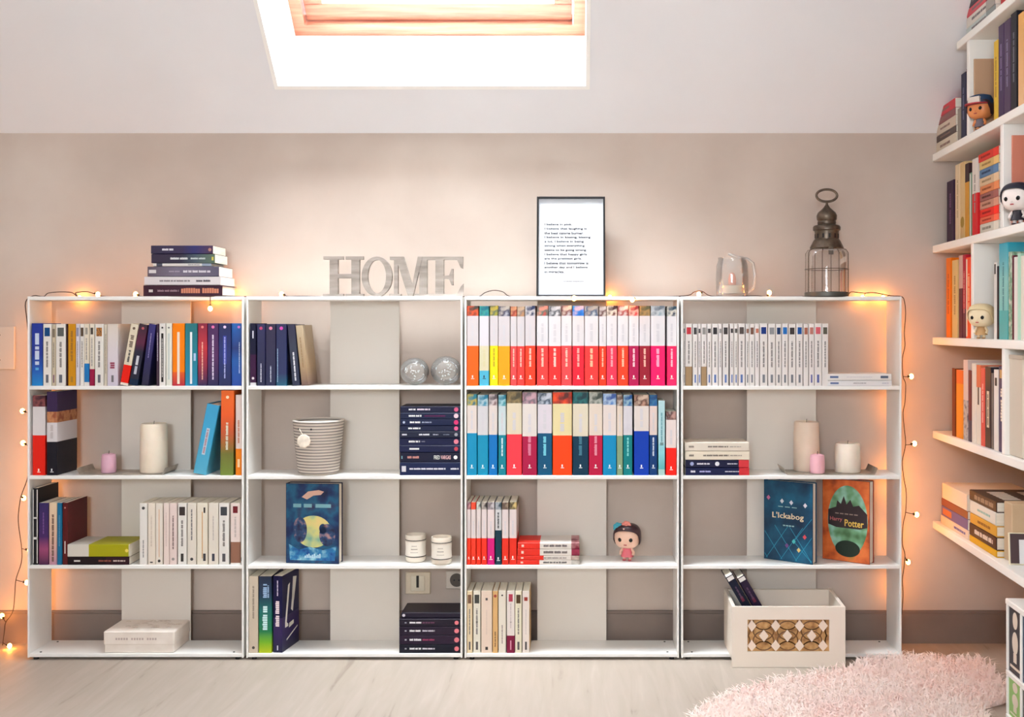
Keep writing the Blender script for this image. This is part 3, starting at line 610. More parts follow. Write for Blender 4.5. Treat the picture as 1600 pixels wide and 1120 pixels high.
# --- framed-print bookcase, top shelf: white novels with colour-coded feet
it = []; ph = 'from HOME bookcase, top shelf under the framed print'
def charl(x0, x1, top, desc, col, pc_, pf=.875, cf=.50, white=(236, 232, 234), tcol=None, lcol=(255, 240, 232), ink=(206, 202, 206), tz=(.24, .47), **k):
    mk = [('t', cf+.05, cf+.28, .24, ink), ('l', .10, lcol)]
    if tcol: mk.append(('t', tz[0], tz[1], .22, tcol))
    A(x0, x1, top, desc, [(cf, col), (pf, white), (1, ('p',)+pc_)], mk, d=.121, **k)
z4 = lambda v: 720+v/4.444
PK = (255, 196, 176)
rows1 = [(38, 122, 'white novel, deep orange foot', (250, 106, 16), ((150, 60, 30), (226, 96, 50), (70, 60, 50)), None),
 (128, 195, 'white novel, aqua and cream foot', None, ((30, 130, 150), (60, 160, 150), (20, 110, 130)), None),
 (200, 258, 'white novel, lemon yellow foot', (252, 224, 6), ((180, 170, 60), (90, 110, 90), (214, 190, 80)), (190, 160, 20)),
 (260, 341, 'white novel, amber foot', (248, 168, 8), ((190, 190, 200), (50, 50, 80), (210, 200, 190)), None),
 (344, 389, 'slim white novel, dusty coral foot', (232, 84, 84), ((200, 110, 80), (150, 60, 50), (220, 160, 120)), PK),
 (390, 443, 'slim white novel, coral-red foot', (244, 72, 66), ((200, 150, 110), (150, 130, 120), (220, 190, 160)), PK),
 (446, 518, 'white novel, vermilion foot', (250, 70, 40), ((30, 40, 80), (220, 214, 214), (40, 50, 90)), PK),
 (527, 607, 'white novel, plain coral foot', (244, 74, 70), ((200, 90, 80), (90, 110, 100), (240, 160, 140)), PK),
 (610, 696, 'white novel, signal-red foot', (250, 56, 54), ((230, 230, 234), (60, 64, 70), (220, 220, 224)), (255, 214, 200)),
 (698, 771, 'white novel, salmon foot', (244, 84, 86), ((190, 190, 196), (110, 60, 60), (210, 200, 190)), PK),
 (775, 857, 'white novel, crimson foot, blue picture', (226, 38, 60), ((20, 110, 206), (40, 130, 220), (200, 190, 220)), (250, 170, 160)),
 (860, 956, 'broad white novel, coral-red foot', (250, 68, 66), ((200, 206, 210), (70, 90, 120), (190, 180, 170)), (255, 190, 150)),
 (960, 1011, 'slim white novel, orange-red foot', (236, 64, 34), ((224, 214, 206), (90, 40, 40), (220, 210, 206)), (255, 206, 170)),
 (1013, 1086, 'white novel, rose foot', (236, 66, 94), ((90, 20, 20), (250, 236, 220), (60, 20, 20)), (250, 170, 180)),
 (1090, 1164, 'white novel, tomato-orange foot', (240, 74, 42), ((210, 206, 206), (150, 40, 40), (226, 220, 216)), (255, 196, 160)),
 (1167, 1238, 'white novel, magenta foot', (178, 26, 84), ((206, 60, 70), (240, 190, 180), (120, 40, 50)), (255, 206, 214)),
 (1241, 1316, 'white novel, oxblood foot', (154, 34, 52), ((140, 120, 84), (170, 140, 90), (90, 90, 60)), (246, 190, 170)),
 (1320, 1420, 'broad white novel, hot pink foot', (246, 36, 112), ((150, 170, 180), (200, 206, 210), (110, 120, 130)), (255, 170, 200)),
 (1433, 1500, 'white novel, raspberry pink foot', (232, 50, 106), ((20, 40, 70), (230, 226, 214), (40, 70, 90)), (255, 200, 214))]
for a, b_, de, col, pcs, tc_ in rows1:
    if col is None:
        A(z4(a), z4(b_), 478, de, [(.19, (96, 188, 216)), (.50, (228, 220, 190)), (.875, (232, 226, 232)), (1, ('p',)+pcs)], [('l', .10, (26, 50, 70)), ('t', .24, .46, .3, (214, 206, 160))], d=.121)
    else:
        charl(z4(a), z4(b_), 478+random.uniform(-.6, .9), de, col, pcs, tcol=tc_, white=(236, 232, 234) if a > 500 else (224, 216, 218))
row(it, 603, ph, 'colour-footed novels on the top shelf under the framed print', name='novel')
# --- second shelf
it = []; ph = 'from HOME bookcase, second shelf under the framed print'
CW = (232, 220, 214)
rows2 = [(38, 111, 615, 'white novel, cerulean foot', (24, 146, 186), ((20, 100, 120), (200, 180, 90), (20, 120, 140)), .52, None, CW),
 (115, 189, 616, 'white novel, turquoise-blue foot', (26, 148, 184), ((20, 130, 160), (190, 214, 220), (20, 120, 150)), .50, None, (222, 220, 222)),
 (193, 253, 615, 'white novel, azure foot', (12, 118, 186), ((120, 90, 90), (220, 206, 206), (90, 80, 84)), .50, None, CW),
 (260, 313, 616, 'slim white novel, blue-green foot', (20, 130, 146), ((40, 140, 150), (180, 220, 226), (30, 120, 140)), .50, (220, 240, 240), (214, 226, 228)),
 (318, 423, 611, 'cream novel, coral-pink foot', (250, 72, 84), ((110, 96, 60), (150, 130, 90), (80, 72, 50)), .49, None, (230, 218, 194)),
 (427, 528, 612, 'white novel, wine-red foot', (168, 24, 72), ((190, 140, 150), (110, 100, 110), (206, 170, 180)), .47, (214, 120, 150), (230, 222, 216)),
 (533, 633, 613, 'white novel, deep sea-blue foot', (4, 82, 116), ((190, 200, 214), (40, 60, 80), (214, 220, 230)), .51, (120, 214, 230), (228, 220, 226)),
 (638, 772, 612, 'broadest cream novel, blazing orange foot', (252, 76, 6), ((240, 90, 30), (200, 60, 20), (90, 30, 20)), .48, None, (234, 220, 174)),
 (777, 886, 612, 'ivory novel, petrol foot', (4, 52, 74), ((6, 70, 80), (30, 110, 110), (4, 50, 60)), .47, (60, 120, 140), (228, 218, 198)),
 (890, 985, 612, 'ivory novel, cherry foot', (182, 26, 70), ((120, 130, 120), (190, 190, 180), (60, 70, 64)), .48, (226, 140, 160), (232, 218, 204)),
 (988, 1081, 614, 'white novel, sky-blue foot', (16, 142, 188), ((90, 130, 190), (180, 200, 220), (60, 90, 150)), .49, None, CW),
 (1084, 1126, 616, 'slim ivory novel, sage-green foot', (140, 164, 132), ((120, 90, 80), (190, 180, 170), (90, 70, 60)), .49, None, (230, 216, 200)),
 (1129, 1193, 616, 'white novel, emerald-teal foot', (10, 124, 126), ((20, 90, 150), (160, 190, 200), (20, 80, 140)), .50, (130, 220, 214), (222, 218, 222)),
 (1204, 1308, 616, 'broad white novel, tall royal-blue foot', (12, 64, 168), ((190, 150, 130), (90, 60, 50), (214, 190, 170)), .55, None, (232, 222, 214)),
 (1311, 1366, 616, 'white novel, navy foot', (14, 60, 112), ((20, 90, 150), (60, 120, 160), (20, 70, 120)), .50, (214, 226, 236), (232, 214, 206))]
for a, b_, tp, de, col, pcs, cf, tc_, wc in rows2:
    charl(z4(a), z4(b_), tp+1, de, col, pcs, pf=.862, cf=cf, tcol=tc_, white=wc, lcol=(236, 244, 244))
z = [(.08, (190, 220, 214)), (.42, ('g', (0, (60, 170, 170)), (.3, (150, 214, 222)), (1, (196, 226, 230)))), (1, (190, 222, 226))]
A(z4(1373), z4(1419), 626, 'slim pale aqua novel', z, [('t', .45, .85, .24, (90, 150, 160)), ('b', .40, .44, .5, (120, 150, 150))], d=.12)
charl(z4(1426), z4(1498), 643, 'short white paperback, bright red foot', (238, 40, 28), ((190, 150, 140), (80, 50, 50), (220, 210, 206)), pf=.87, cf=.43, white=(236, 222, 218))
row(it, 743, ph, 'colour-footed novels on the second shelf under the framed print', name='novel')
# --- third shelf
it = []; ph = 'from HOME bookcase, third shelf under framed print'
RD = (232, 66, 42)
rows3 = [(38, 68, 'thin white paperback, red foot', RD, ((200, 150, 150), (120, 80, 90), (220, 200, 200))), (70, 104, 'white paperback, red at both ends', (238, 70, 50), ((226, 70, 40), (236, 90, 60), (200, 50, 40))),
 (107, 139, 'thin white paperback, scarlet foot', (244, 60, 38), ((90, 90, 90), (230, 230, 220), (70, 60, 60))), (142, 180, 'white paperback, red foot, dark picture', (240, 62, 44), ((60, 50, 50), (190, 180, 170), (50, 44, 44))),
 (183, 233, 'white paperback, magenta-pink foot', (216, 40, 130), ((210, 204, 206), (110, 100, 104), (220, 214, 214))), None,
 (285, 331, 'white paperback, brick-red foot', (230, 62, 46), ((150, 130, 110), (90, 70, 60), (190, 170, 150))), (335, 387, 'white paperback, red foot, cream picture', (226, 58, 42), ((214, 190, 130), (60, 50, 40), (226, 206, 150)))]
for r_ in rows3:
    if r_ is None:
        A(z4(237), z4(282), 785, 'white paperback, long navy foot', [(.55, (20, 56, 70)), (.88, (224, 222, 222)), (1, ('p', (50, 70, 80), (180, 184, 190), (30, 40, 50)))], [('t', .58, .84, .3, (50, 50, 54)), ('l', .08, (240, 240, 240))])
    else: charl(z4(r_[0]), z4(r_[1]), 785, r_[2], r_[3], r_[4], pf=.885, cf=.425, white=(234, 220, 218))
row(it, 883, ph, 'small colour-footed paperbacks on the third shelf under the framed print')
yy = [882.8, 875.6, 868.6, 858, 848.3]
dsc = ['white and red paperback lying at the bottom of its pile of four', 'slim white and red paperback second from bottom, pile of four',
       'white and red paperback lying third from bottom, pile of four', 'white and red paperback lying on top of its pile of four']
stk = []
for k in range(4):
    pc_ = [((220, 214, 206), (170, 160, 150)), ((210, 190, 180), (150, 120, 110)), ((130, 30, 60), (160, 50, 80)), ((120, 24, 50), (200, 150, 150))][k]
    stk.append(dict(x0=807.5+(.5*k), x1=905.5-[0, 1, 0, .5][k], py0=yy[k+1], py1=yy[k], d=.108, zones=[(.36 if k != 1 else .43, (226, 58, 44)), (.87, (236, 228, 220)), (1, ('p',)+pc_)],
                    marks=[('t', .42, .80, .4, [(70, 64, 64), (150, 140, 136), (96, 84, 84), (90, 76, 80)][k]), ('b', .06, .10, .4, (250, 214, 200))], label=dsc[k]))
lying(stk, '', 'paperbacks lying on the third shelf under the framed print')
# --- bottom shelf
it = []; ph = 'from HOME bookcase, bottom shelf under the framed print'
LG = (96, 92, 92)
z, m_ = white_pb((120, 90, 70), LG, body=(230, 212, 180)); A(z4(40), z4(79), 924, 'slim sand paperback', z, m_)
z, m_ = white_pb((70, 70, 66), LG, body=(236, 230, 216)); m_ = m_+[('c', .5, .14, (50, 44, 44))]; A(z4(85), z4(136), 924, 'white paperback, charcoal picture', z, m_)
A(z4(140), z4(217), 924, 'broad blush-cream paperback', [(1, (236, 216, 200))], [('b', .85, .89, .2, (90, 84, 84)), ('b', .05, .10, .24, (70, 64, 62)), ('t', .3, .7, .12, (214, 194, 180))])
A(z4(220), z4(256), 924, 'tan paperback, rust ring', [(1, (222, 182, 130))], [('c', .92, .3, (160, 60, 44)), ('t', .1, .35, .3, (120, 84, 50))])
A(z4(260), z4(313), 924, 'ivory paperback, tiny black emblem', [(1, (238, 230, 216))], [('c', .93, .12, (50, 44, 44)), ('t', .15, .45, .14, (110, 100, 96))])
A(z4(318), z4(374), 924, 'white paperback, burgundy foot', [(.28, (124, 30, 62)), (1, (238, 228, 222))], [('b', .83, .95, .5, (180, 70, 90)), ('t', .4, .8, .18, (200, 186, 184)), ('b', .05, .2, .16, (220, 160, 180)), ('c', .5, .1, (40, 36, 40))])
z, m_ = white_pb((84, 62, 40), LG, body=(238, 230, 208)); A(z4(376), z4(423), 924, 'white paperback, umber picture', z, m_)
A(z4(427), z4(476), 924, 'white paperback, ochre cover', [(1, (238, 226, 218))], [('b', .84, .9, .5, (150, 60, 50)), ('t', .3, .7, .16, (200, 190, 186)), ('b', .05, .18, .3, LG)], d=.112)
row(it, 1021, ph, 'paperbacks on the bottom shelf under the framed print')
it[-1]['cov'].data.materials.append(noise_mat('ochre_cover_print', [(.35, (120, 96, 70)), (.5, (206, 160, 90)), (.7, (226, 190, 130))], scale=26, detail=3, rough=.5))
for p in it[-1]['cov'].data.polygons:
    if p.normal.x > .9 and p.center.x > .004: p.material_index = len(it[-1]['cov'].data.materials)-1

# --- lantern bookcase, top shelf
it = []; ph = 'from framed-print bookcase, top shelf below the lantern'
BL = (96, 122, 176); GL = (130, 132, 138)
b4 = [(66, 88, 'grey square', (120, 122, 122), GL), (90, 135, 'red square and brown foot', (190, 60, 70), None), (138, 170, 'black mark', (70, 66, 66), BL), (172, 193, 'small black mark', (84, 80, 80), BL),
      (195, 230, 'grey mark and brown foot', (150, 146, 142), None), (232, 262, 'dark mark', (70, 66, 68), BL), (265, 306, 'black-ringed picture', (50, 48, 50), BL), (308, 331, 'tiny grey mark', (150, 146, 144), None),
      (335, 375, 'black hook mark', (64, 60, 60), BL), (383, 409, 'black figure', (60, 56, 58), BL), (411, 435, 'slim black figure', (80, 76, 74), BL), (438, 483, 'ringed picture', (90, 80, 76), BL),
      (487, 512, 'sepia mark', (150, 110, 96), GL), (513, 545, 'umber mark', (120, 84, 70), GL), (548, 577, 'rust mark', (190, 120, 100), None), (580, 631, 'navy square', (30, 56, 120), GL),
      (635, 683, 'silver square', (150, 150, 152), GL), (686, 722, 'midnight square', (36, 60, 100), GL), (725, 766, 'sky-blue square', (50, 120, 190), GL), (769, 817, 'black square', (64, 58, 58), GL),
      (820, 863, 'ocean-blue square', (30, 84, 150), GL), (867, 900, 'rust corner', (170, 110, 90), None), (903, 938, 'faint red mark', (190, 130, 120), (120, 120, 170)), (940, 988, 'pink square', (216, 110, 120), (110, 116, 170)), (990, 1031, 'olive square', (96, 92, 80), None)]
z5 = lambda v: 1050+v/4.21
for a, b_, de, sq, lg in b4:
    bot = (166, 140, 108) if 'foot' in de else None
    z, m_ = white_pb(sq, lg, body=(238, 232, 228), bottom=bot, sqf=(.83, .94) if (b_-a) > 30 else (.85, .92))
    if bot: m_ = [q for q in m_ if not (q[0] == 'b' and q[1] == .05)]
    A(z5(a), z5(b_), 505.5+random.uniform(-.4, .6), 'white paperback, '+de, z, m_)
row(it, 603, ph, 'white paperbacks on the top shelf below the lantern')
lying([dict(x0=1294, x1=1394, py0=594.5, py1=603, zones=[(1, (238, 236, 236))], marks=[('b', .04, .17, .36, (110, 124, 160)), ('t', .4, .6, .2, (150, 146, 150)), ('t', .85, .95, .3, (190, 190, 200))], label='white paperback under another at the row end below the lantern'),
       dict(x0=1293.5, x1=1393.5, py0=584, py1=594.2, zones=[(1, (240, 236, 232))], marks=[('b', .04, .17, .34, (104, 120, 156)), ('b', .83, .95, .4, (96, 110, 130)), ('t', .3, .7, .16, (206, 202, 204))], label='white paperback lying on its twin at the row end below the lantern')],
      '', 'white paperbacks lying on the top shelf below the lantern')
# --- second shelf stack
lying([dict(x0=1071.5, x1=1171, py0=731, py1=743, zones=[(.84, (22, 28, 66)), (1, (206, 60, 66))], marks=[('t', .08, .16, .3, (226, 226, 236)), ('t', .22, .40, .24, (180, 180, 230)), ('t', .62, .84, .14, (226, 226, 236))], label='navy paperback with red tip, bottom of the black-and-white stack'),
       dict(x0=1071.5, x1=1170.5, py0=719, py1=730.8, zones=[(.84, (24, 26, 56)), (1, (214, 70, 76))], marks=[('c', .10, .26, (150, 160, 200)), ('t', .18, .38, .24, (226, 226, 236)), ('c', .5, .3, (232, 232, 236)), ('t', .66, .82, .16, (226, 226, 236))], label='navy paperback with red tip under the two white ones'),
       dict(x0=1071, x1=1171.5, py0=705, py1=718.8, zones=[(1, (236, 226, 208))], marks=[('t', .06, .14, .26, (110, 100, 92)), ('t', .28, .68, .2, (96, 86, 80)), ('t', .7, .88, .16, (150, 140, 130))], label='white paperback lying directly on the navy ones, beside candle tray'),
       dict(x0=1070.5, x1=1170.5, py0=691.5, py1=704.8, zones=[(1, (236, 226, 212))], marks=[('t', .06, .14, .26, (130, 120, 112)), ('t', .36, .68, .2, (110, 98, 90)), ('t', .7, .88, .16, (170, 160, 150))], label='white paperback topping the black-and-white stack by the candle tray')],
      '', 'stack of four paperbacks beside the candle tray')

# --- front-facing picture books
def face_book(name, label, pL, pR, hz, thick, base_z, front_mats, decor, rotz, group=None, spine_left=True, cover=(20, 40, 80)):
    """book standing with its front cover towards the room: local x across the cover, cover on y = 0"""
    wdt = (Vector(pR)-Vector(pL)).length
    t = thing(name, label, 'book', (pL[0], pL[1], base_z), (0, 0, rotz), group)
    tc = 0.0025
    c = MB().bbox(0, wdt, 0, tc, 0, hz, .0007).bbox(0, wdt, thick-tc, thick, 0, hz, .0007).bbox(0, tc, tc*.8, thick-tc*.8, 0, hz, .0007)
    cov = c.build('cover', mat(cover, .4), t)
    MB().box(tc, wdt-.003, tc, thick-tc, .003, hz-.003).build('pages', PAGES, t)
    MB().box(.0015, wdt-.0015, -.0004, .0003, .0015, hz-.0015).build('cover_print', front_mats, cov)
    decor(cov, wdt, hz)
    return t
FM = Matrix(((1, 0, 0), (0, 0, -1), (0, 1, 0)))
def disc(q, cx, cz, rx, rz, m=0, n=28, y=-.0004, th=.0004, a0=0, a1=2*math.pi):
    q.prism([(cx+rx*math.cos(a0+(a1-a0)*k/n), cz+rz*math.sin(a0+(a1-a0)*k/n)) for k in range(n)], y-th, y, m)
def dec_blue(cov, W_, H_):
    q = MB()
    pts = lambda *a: [(x*W_, z*H_) for x, z in a]
    q.prism(pts((.30, .83), (.42, .90), (.62, .92), (.72, .90), (.66, .86), (.52, .85), (.40, .80)), -.0008, -.0004)
    q.build('cloud_print', mat((214, 170, 150), .5), cov)
    q = MB(); disc(q, .52*W_, .40*H_, .34*W_, .20*H_); q.build('glow_print', noise_mat('cover_glow', [(.3, (120, 170, 150)), (.5, (206, 204, 130)), (.7, (228, 200, 130))], 22, 2, .5), cov)
    q = MB(); q.prism(pts((.08, .04), (.92, .04), (.95, .22), (.70, .17), (.45, .21), (.25, .17), (.06, .24)), -.0013, -.0009)
    q.build('water_print', noise_mat('cover_water', [(.3, (16, 60, 130)), (.5, (40, 120, 170)), (.7, (150, 200, 210))], 40, 3, .4), cov)
    q = MB()
    for cx, cz, rx, rz in ((.27, .42, .13, .16), (.78, .36, .15, .14), (.70, .44, .07, .06)): disc(q, cx*W_, cz*H_, rx*W_, rz*H_, y=-.0009)
    q.build('shadow_shape_print', noise_mat('cover_dark', [(.35, (26, 26, 60)), (.55, (40, 70, 110)), (.7, (170, 130, 130))], 45, 2, .45), cov)
    q = MB()
    for x in (.14, .34, .56, .70): q.box(x*W_, (x+.15)*W_, -.0008, -.0004, .70*H_, .745*H_)
    q.build('title_print', mat((120, 170, 180), .4), cov)
    q = MB()
    for k in range(9): q.box((.36+k*.034)*W_, (.36+k*.034+.022)*W_, -.0018, -.0013, .07*H_, (.10+.012*(k % 3))*H_)
    q.build('subtitle_print', mat((190, 220, 230), .4), cov)
pa = P(447, 880, .030); pb = P(529.5, 880, .010)
face_book('picture_hardback', 'dark blue illustrated hardback facing out, alone below the ribbed pot', (pa.x, .028, 0), (pb.x, .012, 0), L(125, .02), .034, Zh(883)+.0004,
          noise_mat('night_cover_art', [(.30, (14, 18, 50)), (.45, (18, 46, 92)), (.58, (26, 92, 126)), (.70, (48, 34, 76))], 16, 3, .4), dec_blue, math.atan2(-.016, pb.x-pa.x), cover=(24, 24, 52))
def dec_teal(cov, W_, H_):
    text_fit("L'Ickabog", .64*W_, .095*H_, (.50*W_, -.0006, .56*H_), FM, mat((236, 216, 180), .35), 'title_lettering', cov)
    q = MB()
    for k in range(3): q.box((.30+k*.14)*W_, (.40+k*.14)*W_, -.0008, -.0004, .675*H_, .685*H_)
    for k in range(4): q.box((.40+k*.06)*W_, (.445+k*.06)*W_, -.0008, -.0004, .44*H_, .455*H_)
    q.build('small_print', mat((150, 190, 190), .4), cov)
    q = MB(); lw = .006
    def ln(x0, z0, x1, z1):
        dx, dz = (x1-x0)*W_, (z1-z0)*H_; l_ = math.hypot(dx, dz); nx, nz = -dz/l_*.0006, dx/l_*.0006
        a = (x0*W_, z0*H_); b2 = (x1*W_, z1*H_)
        q.prism([(a[0]-nx, a[1]-nz), (b2[0]-nx, b2[1]-nz), (b2[0]+nx, b2[1]+nz), (a[0]+nx, a[1]+nz)], -.0007, -.0004)
    for k in range(4):
        x = .05+k*.3; ln(x, .02, min(x+.45, .98), .02+.42*min(.45, .98-x)/.45); ln(.98-(x-.05), .02, max(.98-(x-.05)-.45, .02), .02+.42*min(.45, .96-(x-.05))/.45)
    ln(.98, .56, .62, .26); ln(.62, .26, .98, .02)
    q.build('lattice_print', mat((40, 150, 180), .4), cov)
    for (x, z, c_) in ((.84, .33, (206, 70, 80)), (.72, .16, (222, 190, 120)), (.10, .78, (190, 110, 150)), (.38, .75, (214, 214, 220)), (.57, .74, (214, 214, 226)), (.85, .72, (220, 210, 220)), (.62, .26, (70, 180, 180)), (.48, .2, (110, 70, 130))):
        q = MB(); s_ = .040*W_; q.prism([(x*W_-s_, z*H_), (x*W_, z*H_-s_*1.2), (x*W_+s_, z*H_), (x*W_, z*H_+s_*1.2)], -.0011, -.0008); q.build('gem_print', mat(c_, .4), cov)
def dec_orange(cov, W_, H_):
    q = MB(); disc(q, .54*W_, .50*H_, .42*W_, .43*H_, n=36); q.build('oval_print', noise_mat('oval_art', [(.32, (70, 110, 70)), (.46, (110, 160, 120)), (.58, (150, 200, 180)), (.7, (190, 200, 150))], 20, 2, .5), cov)
    q = MB()
    pts = [(.13, .62), (.30, .66), (.32, .74), (.40, .70), (.46, .80), (.52, .70), (.60, .76), (.66, .68), (.78, .70), (.95, .60), (.95, .44), (.80, .41), (.30, .41), (.13, .44)]
    q.prism([(x*W_, z*H_) for x, z in pts], -.0012, -.0008); q.build('skyline_print', mat((52, 40, 44), .5), cov)
    q = MB(); disc(q, .54*W_, .16*H_, .26*W_, .10*H_, y=-.0008); q.build('foot_print', mat((26, 44, 34), .5), cov)
    text_fit('Harry', .26*W_, .06*H_, (.30*W_, -.0013, .505*H_), FM, mat((196, 110, 110), .4), 'title_lettering', cov)
    text_fit('Potter', .40*W_, .085*H_, (.68*W_, -.0013, .475*H_), FM, mat((236, 196, 90), .35), 'title_lettering', cov)
    q = MB()
    for k in range(5): q.box((.28+k*.10)*W_, (.355+k*.10)*W_, -.0016, -.0012, .575*H_, .588*H_)
    q.build('small_print', mat((150, 130, 120), .4), cov)
def angled(px_l, yl, px_r, yr): a = P(px_l, 0, yl); b2 = P(px_r, 0, yr); return (a.x, yl, 0), (b2.x, yr, 0), math.atan2(yr-yl, b2.x-a.x)
a_, b_, rz_ = angled(1193.5, .088, 1270, .002)
face_book('picture_hardback', 'teal hardback with jewelled lattice cover, third shelf below the lantern', a_, b_, L(127), .030, Zh(883)+.0004,
          noise_mat('teal_cover_art', [(.32, (8, 40, 66)), (.5, (12, 66, 96)), (.68, (20, 92, 124))], 14, 3, .35), dec_teal, rz_, cover=(16, 62, 92))
a_, b_, rz_ = angled(1285, .088, 1359, .002)
face_book('picture_hardback', 'orange hardback with green oval cover, third shelf below the lantern', a_, b_, L(130), .034, Zh(883)+.0004,
          noise_mat('orange_cover_art', [(.30, (120, 50, 34)), (.46, (206, 96, 44)), (.62, (226, 120, 60)), (.74, (190, 130, 60))], 18, 3, .4), dec_orange, rz_, cover=(150, 60, 40))

# ------------------------------------------------------------------ things on the shelves
# white keepsake box, bottom shelf of the first bookcase
CARD = noise_mat('white_card', [(.3, (226, 214, 202)), (.7, (238, 228, 218))], 20, 3, .8)
b0 = P(161.5, 1021, .004)
t = thing('keepsake_box', 'flat white lidded box alone on the bottom shelf', 'box', (X(161.5, .004), .004, ZS[4]+.0003), (0, 0, R(0)))
bw = L(111); bh = L(34)
MB().bbox(.002, bw-.002, .002, .120, 0, bh*.62, .002).build('box_base', CARD, t)
lid = MB().bbox(0, bw, 0, .122, bh*.36, bh, .003).build('lid', CARD, t)
q = MB()
for k in range(16): q.box(.035+k*.0075, .035+k*.0075+.005, -.0004, .0004, bh*.60, bh*.70) if k not in (5, 11) else None
q.build('lettering', mat((190, 172, 164), .7), lid)
q = MB()
random.seed(3)
for k in range(26):
    x = random.uniform(.02, bw-.02); y = random.uniform(.03, .11); q.tube([(x, y, bh+.0004), (x+.008, y+.004, bh+.0012), (x+.016, y+.001, bh+.0004)], .0009, 4)
q.build('embossing', mat((206, 190, 176), .7), lid)
random.seed(11)

# candle trays
PEWTER = noise_mat('pewter', [(.3, (150, 138, 124)), (.7, (196, 184, 168))], 30, 3, .4)
for mm in (PEWTER,): mm.node_tree.nodes['Principled BSDF'].inputs['Metallic'].default_value = .5
def tray(label, p0, p1, base):
    x0, x1 = X(p0, .06), X(p1, .06); z = base
    t = thing('candle_tray', label, 'tray', ((x0+x1)/2, .062, z), group='pewter candle trays')
    hw = (x1-x0)/2; mb = MB()
    prof = [(-hw, .018), (-hw+.004, .0085), (-hw+.007, .0025), (-hw+.010, .0005), (0, .0004), (hw-.010, .0005), (hw-.007, .0025), (hw-.004, .0085), (hw, .018)]
    dp = .050
    lower = [(x, zz) for x, zz in prof]; up = [(x, zz+.0022) for x, zz in prof]
    mb.prism(lower+up[::-1], -dp, dp); mb.build('dish', PEWTER, t)
    return t
tray('pewter tray holding two candles, below the book-pile bookcase', 132, 268, ZS[2])
tray('pewter tray holding three candles, below the lantern', 1220, 1364, ZS[2])
def candle(label, pc, r, h, col, y=.06, z=None, taper=0.96, dome=.0, group=None):
    t = thing('candle', label, 'candle', (X(pc, y), y, (ZS[2]+.0034) if z is None else z), group=group)
    prof = [(r*.97, 0), (r, .002), (r, h*.5), (r*taper, h-.004-dome), (r*taper*.93, h-dome*.6), (r*.5, h-.001), (r*.25, h-.0015-.002*(dome == 0)), (.0005, h-.003)]
    m = noise_mat('candle_wax', [(.3, tuple(max(0, v-6) for v in col)), (.7, col)], 30, 2, .5); bs = m.node_tree.nodes['Principled BSDF']
    bs.inputs['Subsurface Weight'].default_value = .25; bs.inputs['Subsurface Radius'].default_value = (.01, .006, .004); bs.inputs['Subsurface Scale'].default_value = .5
    MB().lathe(prof, 28).build('wax', m, t, smooth=True)
    MB().tube([(0, 0, h-.004), (0.0004, 0, h+.003), (.0012, 0, h+.007)], .0008, 5).build('wick', mat((60, 50, 44), .8), t)
    return t
candle('small pink candle on the tray beneath the book-pile bookcase', 170, L(11, .05), L(30, .05), (226, 178, 196), y=.045, dome=.006)
candle('tall cream pillar candle on the two-candle tray', 240.5, L(20.5, .05), L(76, .05), (240, 226, 206), y=.055)
candle('tall cream pillar candle on the three-candle tray', 1260, L(20, .07), L(77, .07), (236, 214, 194), y=.084)
candle('small pink candle on the three-candle tray', 1277, L(11.5, .03), L(30, .03), (240, 186, 196), y=.034, dome=.006)
candle('short white pillar candle on the three-candle tray', 1324.5, L(19.8, .06), L(45, .06), (240, 228, 212), y=.058)

# ribbed pot with a round tag
t = thing('ribbed_pot', 'grey ribbed ceramic pot with round tag on a loop', 'pot', (X(498, .05), .05, ZS[2]+.0003))
H_ = L(85, .02); r0, r1 = L(31, .03), L(39, .03)
prof = [(r0*.9, 0), (r0*.97, .003)]
nr = 17
for k in range(nr*4+1):
    f = k/(nr*4); z = .004+f*(H_-.012); rr = r0+(r1-r0)*(f**.8)
    prof.append((rr+.0011*math.sin(2*math.pi*k/4), z))
prof += [(r1+.0015, H_-.006), (r1+.0015, H_-.001), (r1-.001, H_), (r1-.006, H_-.001), (r1-.008, H_-.02), (r0*.8, .02), (.001, .018)]
m, nt, b = node_mat('grey_ribbed_glaze', .6)
tc = nt.nodes.new('ShaderNodeTexCoord'); sp = nt.nodes.new('ShaderNodeSeparateXYZ'); nt.links.new(tc.outputs['Object'], sp.inputs[0])
mm = nt.nodes.new('ShaderNodeMath'); mm.operation = 'MULTIPLY'; mm.inputs[1].default_value = nr/(H_-.012); nt.links.new(sp.outputs['Z'], mm.inputs[0])
fr_ = nt.nodes.new('ShaderNodeMath'); fr_.operation = 'FRACT'; nt.links.new(mm.outputs[0], fr_.inputs[0])
rr_ = ramp(nt, [(0.0, (206, 196, 184)), (.45, (226, 216, 204)), (.62, (120, 110, 104)), (.80, (112, 104, 100)), (.98, (206, 196, 184))]); nt.links.new(fr_.outputs[0], rr_.inputs[0]); nt.links.new(rr_.outputs[0], b.inputs['Base Color'])
pot = MB().lathe(prof, 40, cap=False).build('body', m, t, smooth=False)
for p in pot.data.polygons: p.use_smooth = True
MB().lathe([(r0*.88, 0), (r0*.9, .0006)], 32).build('base', mat((120, 112, 106)), t)
q = MB(); q.lathe([(.0002, 0), (L(10.5), .0004), (L(11), .0016), (L(9.5), .0030), (.0002, .0036)], 9); tg = q.build('tag', noise_mat('shell_tag', [(.3, (206, 190, 172)), (.7, (236, 222, 204))], 60, 3, .5), t, loc=(L(-13), -r1*.985-.0042, H_*.645), rot=(R(84), 0, 0))
MB().tube([(L(-22), -r1*.86, H_*.86), (L(-18), -r1*.99-.002, H_*.82), (L(-13), -r1*.99-.004, H_*.72)], .0011, 5).build('cord', mat((226, 214, 196)), t)
